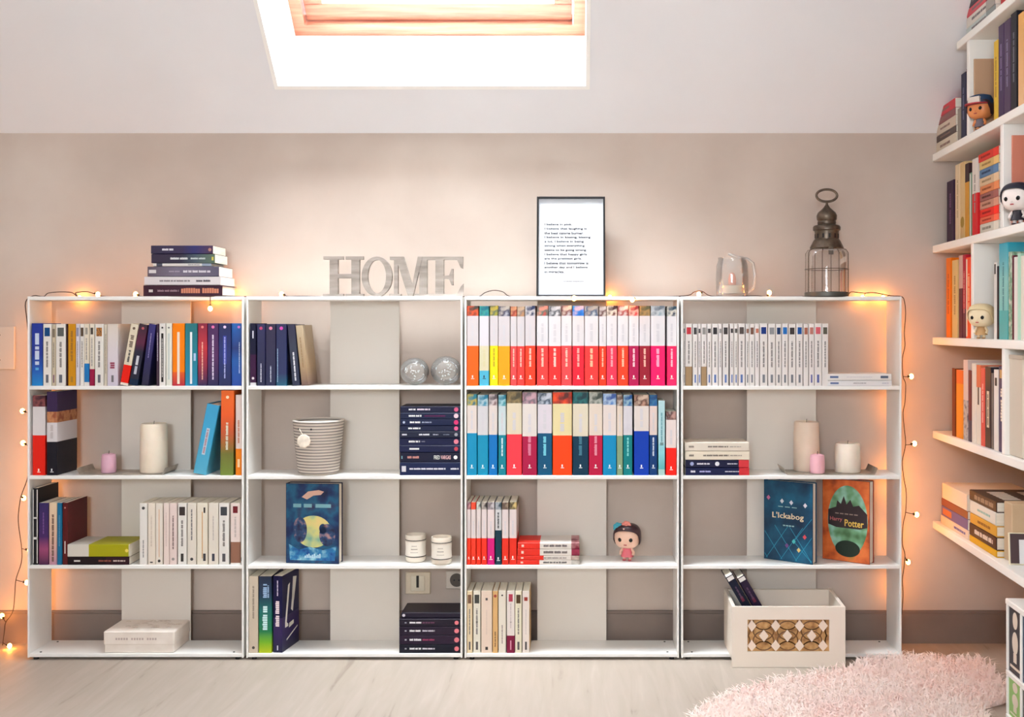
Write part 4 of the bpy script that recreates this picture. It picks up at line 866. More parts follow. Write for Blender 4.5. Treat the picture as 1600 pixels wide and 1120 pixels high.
for dx in (-23, -2): MB().lathe([(.0028, 0), (.0028, .001)], 10).build('eyelet', BLACK, t, loc=(L(dx), -math.sqrt(max(0, (r1*.985)**2-L(dx)**2))-.0012, H_*.855), rot=(R(90), 0, 0))

# two glass paperweights
BALLG = thin_glass('blown_glass', (.96, .97, .97), refl=.9, haze=.16)
for label, px_, rp in (('clear glass ball with a bright rim, beside the bubbly one', 648, 22.5), ('bubbly glass ball next to the framed-print bookcase', 697, 24)):
    r = L(rp, .055)
    t = thing('glass_ball', label, 'paperweight', (X(px_, .055), .055, ZS[1]), group='glass balls on the top shelf below HOME')
    MB().sphere((0, 0, r*.945), r, r, r*.94, nu=32, nv=20).build('ball', BALLG, t, smooth=True)
    q = MB()
    if 'bubbly' in label:
        for k in range(22):
            a, b2, rr = random.uniform(0, 6.28), random.uniform(-1, 1), r*.7*random.random()**.4
            q.sphere((rr*math.cos(a)*math.sqrt(1-b2*b2), rr*math.sin(a)*math.sqrt(1-b2*b2), r*.95+rr*b2), .0022, .0022, .0022, nu=8, nv=5)
        q.build('bubble', mat((236, 238, 236), .2), t, smooth=True)
    else:
        q.tube([(-r*.35, 0, r*.4), (-r*.1, 0, r*.9), (r*.25, -.004, r*1.15), (r*.45, 0, r*.8)], [.001, .004, .006, .001], 8)
        q.build('white_swirl', mat((232, 228, 230), .3), t, smooth=True)

# two jar candles
for label, px_, py_, y in (('white jar candle further from the framed-print bookcase, black-ringed label', 649.5, 878, .055), ('white jar candle nearer the framed-print bookcase, black-ringed label', 690, 881.5, .025)):
    t = thing('jar_candle', label, 'candle', (X(px_, y), y, ZS[3]+.0003), group='jar candles on the third shelf below HOME')
    r = L(16, y); h = L(42, y)
    MB().lathe([(r*.82, 0), (r*.95, .003), (r, .008), (r*.985, h*.2), (r*.95, h*.5), (r*.985, h*.8), (r, h-.004), (r*.96, h), (r*.90, h-.001), (r*.88, h-.010), (.001, h-.011)], 28, cap=False).build('jar', mat((228, 216, 200), .25), t, smooth=True)
    MB().lathe([(r*.999, h*.24), (r*.972, h*.5), (r*.999, h*.76)], 28, cap=False).build('label', mat((240, 232, 220), .6), t, smooth=True)
    for f in (.20, .80): MB().lathe([(r*1.0, h*f), (r*1.02, h*f+.0006), (r*1.02, h*f+.0017), (r*1.0, h*f+.0023)], 28, cap=False).build('ring', mat((34, 30, 28), .4), t, smooth=True)
    q = MB()
    for zz, n, s_ in ((.62, 4, 1), (.50, 5, 1.6), (.38, 6, .8)):
        for k in range(n):
            a = -math.pi/2+(k-(n-1)/2)*.13; rr = r*.982
            q.box(rr*math.cos(a)-.0012, rr*math.cos(a)+.0012, rr*math.sin(a)-.0005, rr*math.sin(a)+.001, h*zz-.0007*s_, h*zz+.0007*s_)
    q.build('lettering', mat((120, 104, 96), .6), t)
    MB().lathe([(r*.86, h-.0105), (r*.86, h-.0095)], 24).build('wax', mat((238, 228, 212), .5), t)

# ------------------------------------------------------------------ figurines (plain vinyl, big round heads)
def figurine(label, loc, rz, H_, skin, hair, dress, extra=None, cap=None, group='big-headed vinyl figurines'):
    t = thing('figurine', label, 'figurine', loc, (0, 0, rz), group)
    hd = H_*.36; hc = H_*.60; hw = H_*.31
    hm = mat(skin, .35)
    head = MB().sphere((0, 0, hc), hw, hw*.86, hd*.80, e=.72, nu=28, nv=16).build('head', hm, t, smooth=True)
    for s_ in (-1, 1):
        MB().sphere((s_*hw*.42, -hw*.80, hc-hd*.12), hw*.17, hw*.06, hw*.17, nu=14, nv=8).build('eye', mat((20, 16, 16), .15), head, smooth=True)
        MB().sphere((s_*hw*1.0, 0, hc-hd*.16), hw*.10, hw*.16, hw*.18, nu=10, nv=7).build('ear', hm, head, smooth=True)
    MB().sphere((0, -hw*.86, hc-hd*.32), hw*.05, hw*.05, hw*.045, nu=8, nv=6).build('nose', hm, head, smooth=True)
    MB().box(-hw*.12, hw*.12, -hw*.845, -hw*.78, hc-hd*.50, hc-hd*.44).build('mouth', mat((170, 50, 60), .4), head)
    # hair: outer shell over crown, back and temples
    q = MB(); nu, nv = 28, 14; vs = []; fs = []
    for i in range(nv+1):
        for k in range(nu):
            a = 2*math.pi*k/nu; front = max(0, -math.sin(a))
            low = -.55+1.02*front**.6
            ph = low+(math.pi/2-low)*i/nv
            pw = lambda v: math.copysign(abs(v)**.74, v)
            vs.append((hw*1.06*pw(math.cos(ph))*pw(math.cos(a)), hw*.94*pw(math.cos(ph))*pw(math.sin(a)), hc+hd*.87*pw(math.sin(ph))))
    for i in range(nv):
        for k in range(nu): fs.append((i*nu+k, i*nu+(k+1) % nu, (i+1)*nu+(k+1) % nu, (i+1)*nu+k))
    q.add(vs, fs); hr = q.build('hair', mat(hair, .35), t, smooth=True)
    hr.modifiers.new('thickness', 'SOLIDIFY').thickness = -hw*.05
    bz = H_*.34
    MB().lathe([(hw*.52, H_*.10), (hw*.46, H_*.16), (hw*.34, H_*.24), (hw*.36, H_*.30), (hw*.22, bz)], 18, sy=.8).build('torso', mat(dress, .45), t, smooth=True)
    for s_ in (-1, 1):
        MB().tube([(s_*hw*.34, 0, H_*.30), (s_*hw*.52, -hw*.05, H_*.22), (s_*hw*.50, -hw*.16, H_*.15)], [hw*.12, hw*.11, hw*.12], 8).build('arm', hm, t, smooth=True)
        MB().tube([(s_*hw*.22, 0, H_*.12), (s_*hw*.22, 0, H_*.03)], [hw*.15, hw*.14], 8).build('leg', hm, t, smooth=True)
        MB().sphere((s_*hw*.22, -hw*.08, H_*.022), hw*.16, hw*.26, H_*.022, nu=10, nv=6).build('shoe', mat(dress, .4), t, smooth=True)
    if extra == 'flowers':
        for fx, fz, fc in ((-.66, .92, (64, 160, 178)), (.02, 1.10, (230, 140, 126))):
            f_ = MB()
            for k in range(7):
                a = k*2*math.pi/7; f_.sphere((hw*fx+math.cos(a)*hw*.22, -hw*.46, hc+hd*fz*.72+math.sin(a)*hw*.22), hw*.19, hw*.10, hw*.19, nu=8, nv=6)
            f_.sphere((hw*fx, -hw*.50, hc+hd*fz*.72), hw*.17, hw*.12, hw*.17, nu=8, nv=6)
            f_.build('flower', mat(fc, .5), hr, smooth=True)
        for k in range(1): MB().tube([(-hw*.1, -hw*.72, hc+hd*.62), (-hw*.18, -hw*.86, hc+hd*.40)], [hw*.14, hw*.05], 8).build('ribbon', mat((236, 186, 172), .5), hr, smooth=True)
    if cap:
        c_ = MB().lathe([(hw*1.10, hc+hd*.16), (hw*1.10, hc+hd*.55), (hw*.9, hc+hd*.86), (hw*.4, hc+hd*1.0), (.001, hc+hd*1.02)], 24, cap=False, sy=.92).build('cap', mat(cap[0], .5), t, smooth=True)
        MB().prism([(-hw*.55, hc+hd*.2), (hw*.55, hc+hd*.2), (hw*.5, hc+hd*.72), (-hw*.5, hc+hd*.72)], -hw*1.10, -hw*.80).build('cap_front', mat(cap[1], .5), c_)
        v_ = MB(); n = 12; v_.add([(hw*1.0*math.cos(math.pi+math.pi*k/n), -hw*.6+hw*.85*math.sin(math.pi+math.pi*k/n), hc+hd*.18) for k in range(n+1)]+[(hw*1.0*math.cos(math.pi+math.pi*k/n), -hw*.6+hw*.85*math.sin(math.pi+math.pi*k/n), hc+hd*.25) for k in range(n+1)],
              [tuple(range(n+1))[::-1], tuple(range(n+1, 2*n+2))]+[(k, k+1, k+n+2, k+n+1) for k in range(n)]+[(n, 0, n+1, 2*n+1)]); v_.build('peak', mat(cap[2], .5), c_)
    return t
figurine('dark-haired figurine with blue flower, pink dress, under the framed print', (X(980, .06), .06, ZS[3]+.0003), R(-14), L(63, .06), (232, 190, 166), (60, 34, 40), (222, 110, 120), extra='flowers')

# ------------------------------------------------------------------ on top: HOME letters
HW_ = noise_mat('grey_washed_wood', [(.3, (128, 118, 110)), (.5, (152, 141, 132)), (.7, (172, 160, 151))], 9, 6, .8, stretch=(1, 1, 6), bump=.15, bscale=60)
t = thing('home_letters', 'grey-washed wooden letters spelling HOME on the bookcase top', 'letters', (X(615, .03), .03, ZS[0]+.0003))
def q2(X_, Y_): return (L((480+X_/4.444)-615, .03), L(380-Y_/4.444*-1-465.4, .03)*-1)
def poly(mb, pts, th=.016, yo=0.0): mb.prism([q2(*p) for p in pts][::-1], yo, th+yo)
def rct(mb, x0, y0, x1, y1): poly(mb, [(x0, y0), (x1, y0), (x1, y1), (x0, y1)])
q = MB(); rct(q, 112, 100, 250, 122); rct(q, 266, 100, 388, 122); rct(q, 155, 122, 212, 362); rct(q, 306, 122, 362, 362); rct(q, 108, 361, 250, 379.5); rct(q, 266, 361, 390, 379.5); rct(q, 212, 222, 306, 252); q.build('letter', HW_, t, recalc=False)
q = MB(); n = 40
vs = []
for ring, (rx, ry) in enumerate(((106, 139), (64, 116))):
    for yy_ in (0, .016):
        for k in range(n):
            x_, z_ = q2(483+rx*math.cos(2*math.pi*k/n), 240.5-ry*math.sin(2*math.pi*k/n)); vs.append((x_, yy_, z_))
fs = []
for k in range(n):
    j = (k+1) % n
    fs += [(k, j, 2*n+j, 2*n+k), (n+j, n+k, 3*n+k, 3*n+j), (j, k, n+k, n+j), (2*n+k, 2*n+j, 3*n+j, 3*n+k)]
q.add(vs, fs); q.build('letter', HW_, t, recalc=True)
q = MB(); rct(q, 573, 102, 640, 124); rct(q, 602, 124, 630, 362); rct(q, 570, 361, 652, 379.5)
poly(q, [(630, 102), (668, 102), (738, 330), (728, 379.5), (700, 379.5), (618, 118)], yo=-.0006); poly(q, [(768, 102), (800, 102), (734, 379.5), (712, 379.5)], yo=-.0012); rct(q, 778, 102, 832, 362); rct(q, 745, 361, 862, 379.5); q.build('letter', HW_, t)
q = MB(); rct(q, 832, 102, 1082, 124); rct(q, 890, 124, 948, 362); rct(q, 862, 361, 1085, 379.5); poly(q, [(1040, 124), (1082, 124), (1080, 186), (1066, 180)]); poly(q, [(1085, 361), (1040, 361), (1066, 310), (1084, 290)])
poly(q, [(948, 236), (985, 232), (1002, 186), (1014, 186), (1014, 300), (1002, 300), (985, 258), (948, 254)]); q.build('letter', HW_, t)

# framed print
t = thing('framed_print', 'black-framed typed print leaning on the wall above the bookcases', 'picture frame', (X(892, .07), .075, ZS[0]+.0004), (R(-8), 0, 0))
fw_, fh = L(107.5, .08), L(160, .08); bw_ = .0055
q = MB(); q.bbox(-fw_/2, -fw_/2+bw_, -.008, .010, 0, fh, .001).bbox(fw_/2-bw_, fw_/2, -.008, .010, 0, fh, .001).bbox(-fw_/2+bw_, fw_/2-bw_, -.008, .010, 0, bw_, .001).bbox(-fw_/2+bw_, fw_/2-bw_, -.008, .010, fh-bw_, fh, .001)
q.build('frame', mat((18, 17, 20), .35), t)
sheet = MB().box(-fw_/2+bw_, fw_/2-bw_, 0, .006, bw_, fh-bw_).build('sheet', mat((214, 218, 224), .8), t)
MB().box(-fw_/2+bw_, fw_/2-bw_, -.004, -.0025, bw_, fh-bw_).build('glazing', thin_glass('frame_glass', refl=.12), t)
lines = ['I believe in pink.', 'I believe that laughing is', 'the best calorie burner.', 'I believe in kissing, kissing', 'a lot. I believe in being', 'strong when everything', 'seems to be going wrong.',
         'I believe that happy girls', 'are the prettiest girls.', 'I believe that tomorrow is', 'another day and I believe', 'in miracles.']
wid = [255, 390, 362, 425, 362, 370, 390, 392, 345, 405, 398, 185]
for k, (s_, wpx) in enumerate(zip(lines, wid)):
    wz = wpx/5.893; xc = 850.5+wz/2; yc = 290+(346+k*40.4)/5.893
    text_fit(s_, L(wz, .085), L(4.1, .085), (L(xc-892, .085), -.0002, L(464-yc, .085)), FM, mat((14, 13, 16), .8, 0, .1), 'lettering', sheet)
text_fit('audrey hepburn', L(32, .085), L(2.2, .085), (L(896-892, .085), -.0002, L(464-439.5, .085)), FM, mat((110, 110, 116), .7), 'lettering', sheet)

# glass jar-mug with a candle inside
t = thing('glass_mug', 'clear handled glass mug with pale candle beside the lantern', 'mug', (X(1144, .055), .055, ZS[0]+.0003))
r = L(25, .055); h = L(61, .055)
CLEAR = thin_glass('clear_glass', refl=.75, haze=.10)
MB().lathe([(r*.90, 0), (r*.98, .003), (r, .012), (r*1.02, h*.5), (r*.98, h*.8), (r*.86, h*.95), (r*.88, h), (r*.83, h), (r*.81, h*.95), (r*.93, h*.8), (r*.97, h*.5), (r*.95, .016), (r*.85, .009), (.001, .008)], 36, cap=False).build('glass_body', CLEAR, t, smooth=True)
q = MB(); q.tube([(-r*.25, 0, h*1.10), (r*.25, -.004, h*1.02), (r*.95, -.002, h*.97), (r*1.30, 0, h*.86), (r*1.42, 0, h*.55), (r*1.32, 0, h*.22), (r*.98, 0, h*.10)], .0042, 10); q.build('handle', thin_glass('handle_glass', refl=.8, haze=.3), t, smooth=True)
cd = MB().lathe([(r*.80, .010), (r*.80, .030), (r*.74, .033), (.001, .032)], 28).build('candle', mat((244, 226, 200), .5), t, smooth=True)
MB().lathe([(.011, .033), (.012, .050), (.009, .064), (.004, .070), (.001, .071)], 14, cap=False).build('wax_figure', mat((226, 160, 138), .5), cd, smooth=True)

# lantern
LZ = ZS[0]+.0003
t = thing('lantern', 'glass lantern with bronze domed cap and ring handle', 'lantern', (X(1291.8, .068), .068, LZ))
BRONZE = noise_mat('aged_bronze', [(.3, (74, 64, 58)), (.6, (112, 98, 84)), (.8, (140, 124, 104))], 40, 4, .38); BRONZE.node_tree.nodes['Principled BSDF'].inputs['Metallic'].default_value = .75
u = L(1/4.571, .064); zz = lambda Y_: (843-Y_)*u
cap_ = MB().lathe([(r_*u, zz(Y_)) for Y_, r_ in [(500, 112), (494, 120), (475, 112), (462, 104), (452, 100), (435, 90), (430, 84), (385, 84), (372, 86), (366, 96), (345, 97), (334, 90), (326, 62), (312, 66), (300, 62), (290, 70), (262, 72), (240, 62), (222, 42), (205, 24), (185, 11), (170, 8)]], 32).build('cap', BRONZE, t, smooth=True)
for k in range(12):
    a = 2*math.pi*k/12; MB().box(-.0028, .0028, -.0006, .0006, zz(424), zz(394)).build('vent_slot', mat((30, 26, 26)), cap_, loc=(84.3*u*math.cos(a), 84.3*u*math.sin(a), 0), rot=(0, 0, a+math.pi/2))
q = MB(); n = 28; q.tube([(74*u*math.cos(2*math.pi*k/n), 0, zz(118)+44*u*math.sin(2*math.pi*k/n)) for k in range(n)], 9*u, 8, closed=True); q.build('ring_handle', BRONZE, t, smooth=True)
gl = 150*u
MB().lathe([(gl*.60, zz(498)), (gl*.86, zz(506)), (gl*.97, zz(525)), (gl, zz(560)), (gl, zz(812))], 36, cap=False).build('glass_body', thin_glass('lantern_glass', (.97, .96, .95), refl=.45, haze=.04), t, smooth=True)
WIRE = mat((96, 82, 72), .4, .7)
q = MB(); q.tube([(gl*1.02*math.cos(2*math.pi*k/36), gl*1.02*math.sin(2*math.pi*k/36), zz(646)) for k in range(36)], .0011, 6, closed=True); q.build('wire_band', WIRE, t, smooth=True)
for k in range(8):
    a = R(20+45*k); c_, s_ = math.cos(a), math.sin(a)
    MB().tube([(gl*.62*c_, gl*.62*s_, zz(497)), (gl*.9*c_, gl*.9*s_, zz(506)), (gl*1.01*c_, gl*1.01*s_, zz(530)), (gl*1.02*c_, gl*1.02*s_, zz(812))], .0010, 6).build('wire_rib', WIRE, t, smooth=True)
MB().lathe([(gl*1.0, 0), (gl*1.04, .001), (gl*1.04, zz(812)), (gl*.98, zz(808)), (.001, zz(815))], 36).build('base', mat((92, 90, 84), .45, .4), t, smooth=True)
MB().bbox(-17*u, 17*u, -gl*.86, -gl*.80, zz(548), zz(486), .001).build('latch', BRONZE, t)

# ------------------------------------------------------------------ storage box with lattice front, bottom of the lantern bookcase
yb0 = -0.068
bx0, bx1 = X(1144, yb0), X(1321, yb0); bz1 = Zh(948, yb0)
t = thing('storage_box', 'open white storage box with gilded lattice front', 'box', ((bx0+bx1)/2, yb0, .001))
hw = (bx1-bx0)/2; wx_a, wx_b = X(1168, yb0)-(bx0+bx1)/2, X(1296, yb0)-(bx0+bx1)/2; wz_a, wz_b = Zh(1018, yb0)-.001, Zh(968, yb0)-.001; bt = bz1-.001; th = .010
BOXW = mat((234, 222, 208), .55)
zlift = .0205                                     # body sits on the bottom panel of the bookcase
q = MB(); q.box(-hw, wx_a, 0, th, 0, bt).box(wx_b, hw, 0, th, 0, bt).box(wx_a, wx_b, 0, th, 0, wz_a).box(wx_a, wx_b, 0, th, wz_b, bt); q.build('front_panel', BOXW, t)
dep = .062+.100
for s_ in (-1, 1):
    xa = -hw if s_ < 0 else hw-th
    q = MB(); q.add([(xa, th, zlift), (xa+th, th, zlift), (xa+th, dep, zlift), (xa, dep, zlift), (xa, th, bt), (xa+th, th, bt), (xa+th, dep, bt+.012), (xa, dep, bt+.012)], [(3,2,1,0),(4,5,6,7),(0,1,5,4),(1,2,6,5),(2,3,7,6),(3,0,4,7)]); q.build('side_panel', BOXW, t)
MB().box(-hw+th, hw-th, dep-th, dep, zlift, bt+.010).build('back_panel', BOXW, t)
MB().box(-hw+th, hw-th, th, dep-th, zlift, zlift+.006).build('base', BOXW, t)
fr_ = MB().box(wx_a, wx_b, th*.6, th+.002, wz_a, wz_b).build('lattice_panel', noise_mat('gilt_lattice', [(.3, (150, 104, 62)), (.5, (196, 148, 92)), (.7, (214, 172, 116))], 60, 3, .45), t)
u = L(1/4.21, yb0); cx0 = 1050
def qx(v): return X(1050+v/4.21, yb0)-(bx0+bx1)/2
def qz(v): return Zh(880+v/4.21, yb0)-.001
for (xx, zz_) in [(525, 412), (683, 412), (840, 412), (995, 412), (605, 478), (760, 478), (920, 478), (525, 545), (683, 545), (840, 545), (995, 545)]:
    x_, z_ = qx(xx), qz(zz_); a_, b_ = 31*u, 40*u
    lo, hi = max(z_-b_, wz_a+.0005), min(z_+b_, wz_b-.0005); le, ri = max(x_-a_, wx_a+.0005), min(x_+a_, wx_b-.0005)
    MB().prism([(x_, lo), (ri, z_), (x_, hi), (le, z_)], th*.15, th*.62).build('diamond_tile', mat((240, 220, 202), .5), fr_)
q = MB(); n = 22
for i in range(-1, 5):
    for zz_ in (378, 445, 512, 579):
        for off in (0,):
            x_ = qx(525+158*i+(79 if zz_ in (378, 512) else 79)); z_ = qz(zz_)
            pts = [(x_+68*u*math.cos(2*math.pi*k/n), th*.45, z_+62*u*math.sin(2*math.pi*k/n)) for k in range(n)]
            seg = []
            for k in range(2*n):
                p = pts[k % n]
                ok = wx_a+.002 < p[0] < wx_b-.002 and wz_a+.002 < p[2] < wz_b-.002
                if ok: seg.append(p)
                if (not ok or k == 2*n-1):
                    if len(seg) > 2: q.tube(seg[:n+1], .0016, 5)
                    seg = []
q.build('ring_tracery', mat((120, 82, 50), .45), fr_, smooth=True)
# two dark books leaning in the box
for k, lab in enumerate(('black book leaning in the storage box, outermost of two', 'plum-black book leaning in the storage box behind the black one')):
    a = R(-30); hgt = .243
    tx, tz = X(1139+19*k, -.03), Zh(899+3*k, -.03)
    book('hardback', lab, 'books leaning in the storage box', .0235, hgt, .100, [(1, [(22, 26, 44), (38, 26, 50)][k])],
         [('t', .70, .86, .22, (84, 56, 84)), ('b', .66, .72, .34, (110, 46, 66)), ('b', .945, .992, .8, (236, 232, 228))], (tx-hgt*math.sin(a), -.036+.012*k, tz-hgt*math.cos(a)), (0, a, 0), hard=True)

# ------------------------------------------------------------------ fairy lights
BULB = emit('warm_bulb', (1.0, 0.35, 0.055), 125.0)
CABLE = mat((58, 36, 24), .5); SOCK = mat((44, 30, 22), .5)
t = thing('string_lights', 'warm fairy lights on a brown cable draped along the bookcases', 'string lights', (X(43), 0.02, 0))
o0 = t.location.copy()
def pp(px, py, y): return P(px, py, y)-o0
ztop = lambda y: None
path = [(4, 1008, .11), (7, 985, .11), (9, 972, .11), (20, 955, .10), (23, 930, .09), (25, 905, .08), (33, 880, .07), (34, 858, .07), (29, 820, .07), (29, 800, .07), (33, 775, .06), (42, 750, .05), (46, 725, .06), (47, 700, .07), (46, 660, .07), (46, 600, .06), (45, 540, .05), (42, 500, .03), (40, 472, .012)]
top = [(52, 462, .012), (68, 463.2, .02), (75, 458, .03), (92, 456, .03), (112, 457, .02), (120, 463, .015), (118, 457.5, .03), (135, 455.5, .03), (148, 459, .02), (165, 463.2, .015), (210, 463.4, .012), (222, 463.2, .006), (300, 462.6, .0005), (329, 463, .0005),
       (345, 462, .004), (378, 463, .008), (400, 463.4, .01), (440, 463.4, .015), (470, 462.5, .014), (500, 463, .012), (505, 463.2, .012), (560, 463.3, .012), (640, 463.3, .012), (700, 463.3, .012), (724, 463.2, .01), (748, 463, .012), (758, 457, .02), (772, 453.5, .03), (786, 456, .03), (797, 462.8, .02),
       (830, 463.3, .012), (900, 463.2, .012), (945, 463.2, .012), (975, 463.2, .012), (1000, 463.0, .012), (1040, 463.2, .012), (1075, 461.5, .012), (1085, 456, .02), (1097, 455, .02), (1110, 462, .012), (1140, 463.3, .010), (1180, 462, .010), (1199, 463.3, .010), (1230, 463.2, .008), (1262, 463, .001), (1290, 463.2, .0005), (1322, 462.5, .002),
       (1330, 456, .03), (1350, 458, .04), (1365, 457, .04), (1392, 462, .02), (1408, 463, .02)]
right = [(1413, 470, .02), (1415, 490, .03), (1413, 520, .04), (1414, 540, .04), (1410, 560, .04), (1411, 588, .04), (1415, 600, .04), (1414, 628, .04), (1411, 645, .04), (1413, 670, .04), (1415, 694, .04), (1410, 720, .04), (1412, 745, .04), (1416, 770, .04), (1415, 800, .04), (1411, 820, .04), (1410, 850, .05), (1414, 866, .05), (1412, 890, .05), (1410, 905, .05), (1411, 930, .06), (1409, 960, .07)]
def smooth_path(pts, k=5):
    out = []
    P_ = [Vector(p) for p in pts]
    for i in range(len(P_)-1):
        p0, p1, p2, p3 = P_[max(i-1, 0)], P_[i], P_[i+1], P_[min(i+2, len(P_)-1)]
        for j in range(k):
            s_ = j/k; out.append(.5*((2*p1)+(-p0+p2)*s_+(2*p0-5*p1+4*p2-p3)*s_*s_+(-p0+3*p1-3*p2+p3)*s_**3))
    return out+[P_[-1]]
full = smooth_path([pp(*p) for p in path+top+right], 4)
MB().tube(full, .0013, 6).build('cable', CABLE, t, smooth=True)
# bulb centre and the point of the cable it hangs from
bulbs = [((35, 642, .08), (46, 645, .07)), ((36, 692, .08), (47, 697, .07)), ((37, 778, .075), (33, 776, .06)), ((46, 859, .075), (34, 857, .07)), ((42, 910, .085), (25, 906, .08)), ((15, 1009, .10), (4, 1004, .11)), ((3, 962, .12), (9, 972, .11)),
         ((153, 460.0, .020), (142, 457, .025)), ((212, 459.8, .015), (222, 462.9, .008)), ((328.5, 482, -.006), (328.5, 463.5, .0005)), ((124, 465.5, .150), (118, 458, .03)), ((366, 465.5, .150), (374, 463, .008)), ((335, 465.5, .152), (362, 465.3, .150)),
         ((440, 459.6, .020), (452, 463, .015)), ((897, 466, -.008), (890, 463.2, .010)), ((953, 464.5, .150), (947, 462.5, .014)), ((988, 468, -.007), (996, 463, .010)), ((1092, 459.8, .012), (1098, 456, .02)), ((1202, 457.5, .012), (1199, 463, .010)), ((1348, 465, .150), (1352, 458, .045)), ((1380, 465.5, .150), (1390, 461, .03)),
         ((1424, 588, .04), (1411, 588, .04)), ((1429, 693, .04), (1415, 695, .04)), ((1432.5, 804, .04), (1415, 800, .04)), ((1419, 878, .06), (1414, 870, .05))]
for py_ in (515, 565, 610, 735, 810, 880, 945): bulbs.append(((52, py_, .115), (54, py_-12, .105)))
for py_ in (510, 560, 635, 735, 770, 840, 925): bulbs.append(((1401, py_, .120), (1404, py_-12, .110)))
BS = MB().sphere((0, 0, 0), .0062, .0062, .0075, nu=12, nv=8)
bm0 = None
for bpos, cpos in bulbs:
    a, b_ = pp(*bpos), pp(*cpos)
    if bm0 is None:
        o = BS.build('bulb', BULB, t, smooth=True); bm0 = o.data
    else:
        o = bpy.data.objects.new('bulb', bm0); C.objects.link(o); o.parent = t
    o.location = a
    d_ = (b_-a); n_ = d_.normalized()
    MB().tube([n_*.0045, n_*.011], .0035, 8).build('socket', SOCK, o)
    MB().tube([n_*.0105, d_*.6+Vector((0, 0, -.001)), d_], .0011, 5).build('lead', CABLE, o)

# ------------------------------------------------------------------ tall wall shelves at the right
def Zof(px): return 0.9247/((px-900)/1635-.049)
def fp(px, off=0.0):                                 # point of the shelf front line seen at px, set back by off
    Zc = Zof(px); return Vector((1.079-.049*(3.15-Zc)+off, Zc-3.0, 0))
TILT = -math.atan(.049)
BT = [1.7530, 1.4764, 1.1999, 0.9234, 0.6410, 0.3683]; BTH = .022; SD = .285
wsh = thing('wall_shelf', 'tall white shelving full of books on the side wall', 'shelving', (1.079, WY, 0), (0, 0, TILT))
# local frame: origin at the back wall, -y runs towards the room, +x into the side wall
for k, z in enumerate(BT):
    ys = -.004
    if k == 0: ys = -((BT[0]-WALLTOP)/.95)-.012
    MB().bbox(0, SD, -2.6, ys, z-BTH, z, .0015).build('shelf', SHELF_WHITE, wsh)
def yl(px): return (fp(px).y-WY)/math.cos(TILT)
for (px, lo, hi) in ((1512.5, 1, 0), (1565, 2, 1), (1518.9, 3, 2), (1567.5, 4, 3), (1612, 2, 1), (1640, 3, 2), (1660, 1, 0)):
    y_ = yl(px); MB().bbox(.001, SD, y_-.010, y_+.010, BT[lo], BT[hi]-BTH, .0012).build('upright', SHELF_WHITE, wsh)
EU0 = (Matrix.Rotation(TILT, 3, 'Z') @ Matrix.Rotation(R(-90), 3, 'Z'))
def rbook(level, px0, px1, h, label, zones, marks=(), d=.15, off=.012, group=None, hard=False):
    a, b_ = fp(px0, off), fp(px1, off); wd = (b_-a).length-.0008; c_ = (a+b_)/2
    e = EU0.to_euler()
    return book('shelved_book', label, group, wd, h, d, zones, marks, (c_.x, c_.y, BT[level]+.0003), e, hard)
def rlying(level, px0, px1, z0, z1, label, zones, marks=(), d=.15, off=.012, group=None, hard=False):
    a, b_ = fp(px0, off), fp(px1, off); hgt = (b_-a).length
    e = (EU0 @ Matrix.Rotation(R(90), 3, 'Y')).to_euler()
    return book('lying_book', label, group, (z1-z0)-.0004, hgt, d, zones, marks, (a.x, a.y, BT[level]+(z0+z1)/2+.0002), e, hard)
# level above the top board
g = 'books lying on the highest wall shelf'
z = 0
for k, (th_, c_, la) in enumerate(((.024, (206, 214, 210), 'pale green-grey book lying lowest on the highest wall shelf'), (.028, (232, 224, 214), 'white book lying second on the highest wall shelf'), (.022, (214, 96, 104), 'pinkish red book lying third on the highest wall shelf'), (.026, (70, 60, 70), 'dark book lying on top, highest wall shelf'))):
    rlying(0, 1503+k*.5, 1548-k, z, z+th_, la, [(.7, c_), (1, tuple(int(v*.75) for v in c_))], [('t', .2, .7, .3, (120, 110, 110))], group=g); z += th_
for px0, px1, h, la, c_ in ((1556, 1566, .19, 'red upright book on the highest wall shelf', (196, 60, 60)), (1567, 1578, .2, 'dark green upright book on the highest wall shelf', (40, 70, 60))):
    rbook(0, px0, px1, h, la, [(1, c_)], [('t', .3, .8, .2, (220, 214, 206))], group=g)
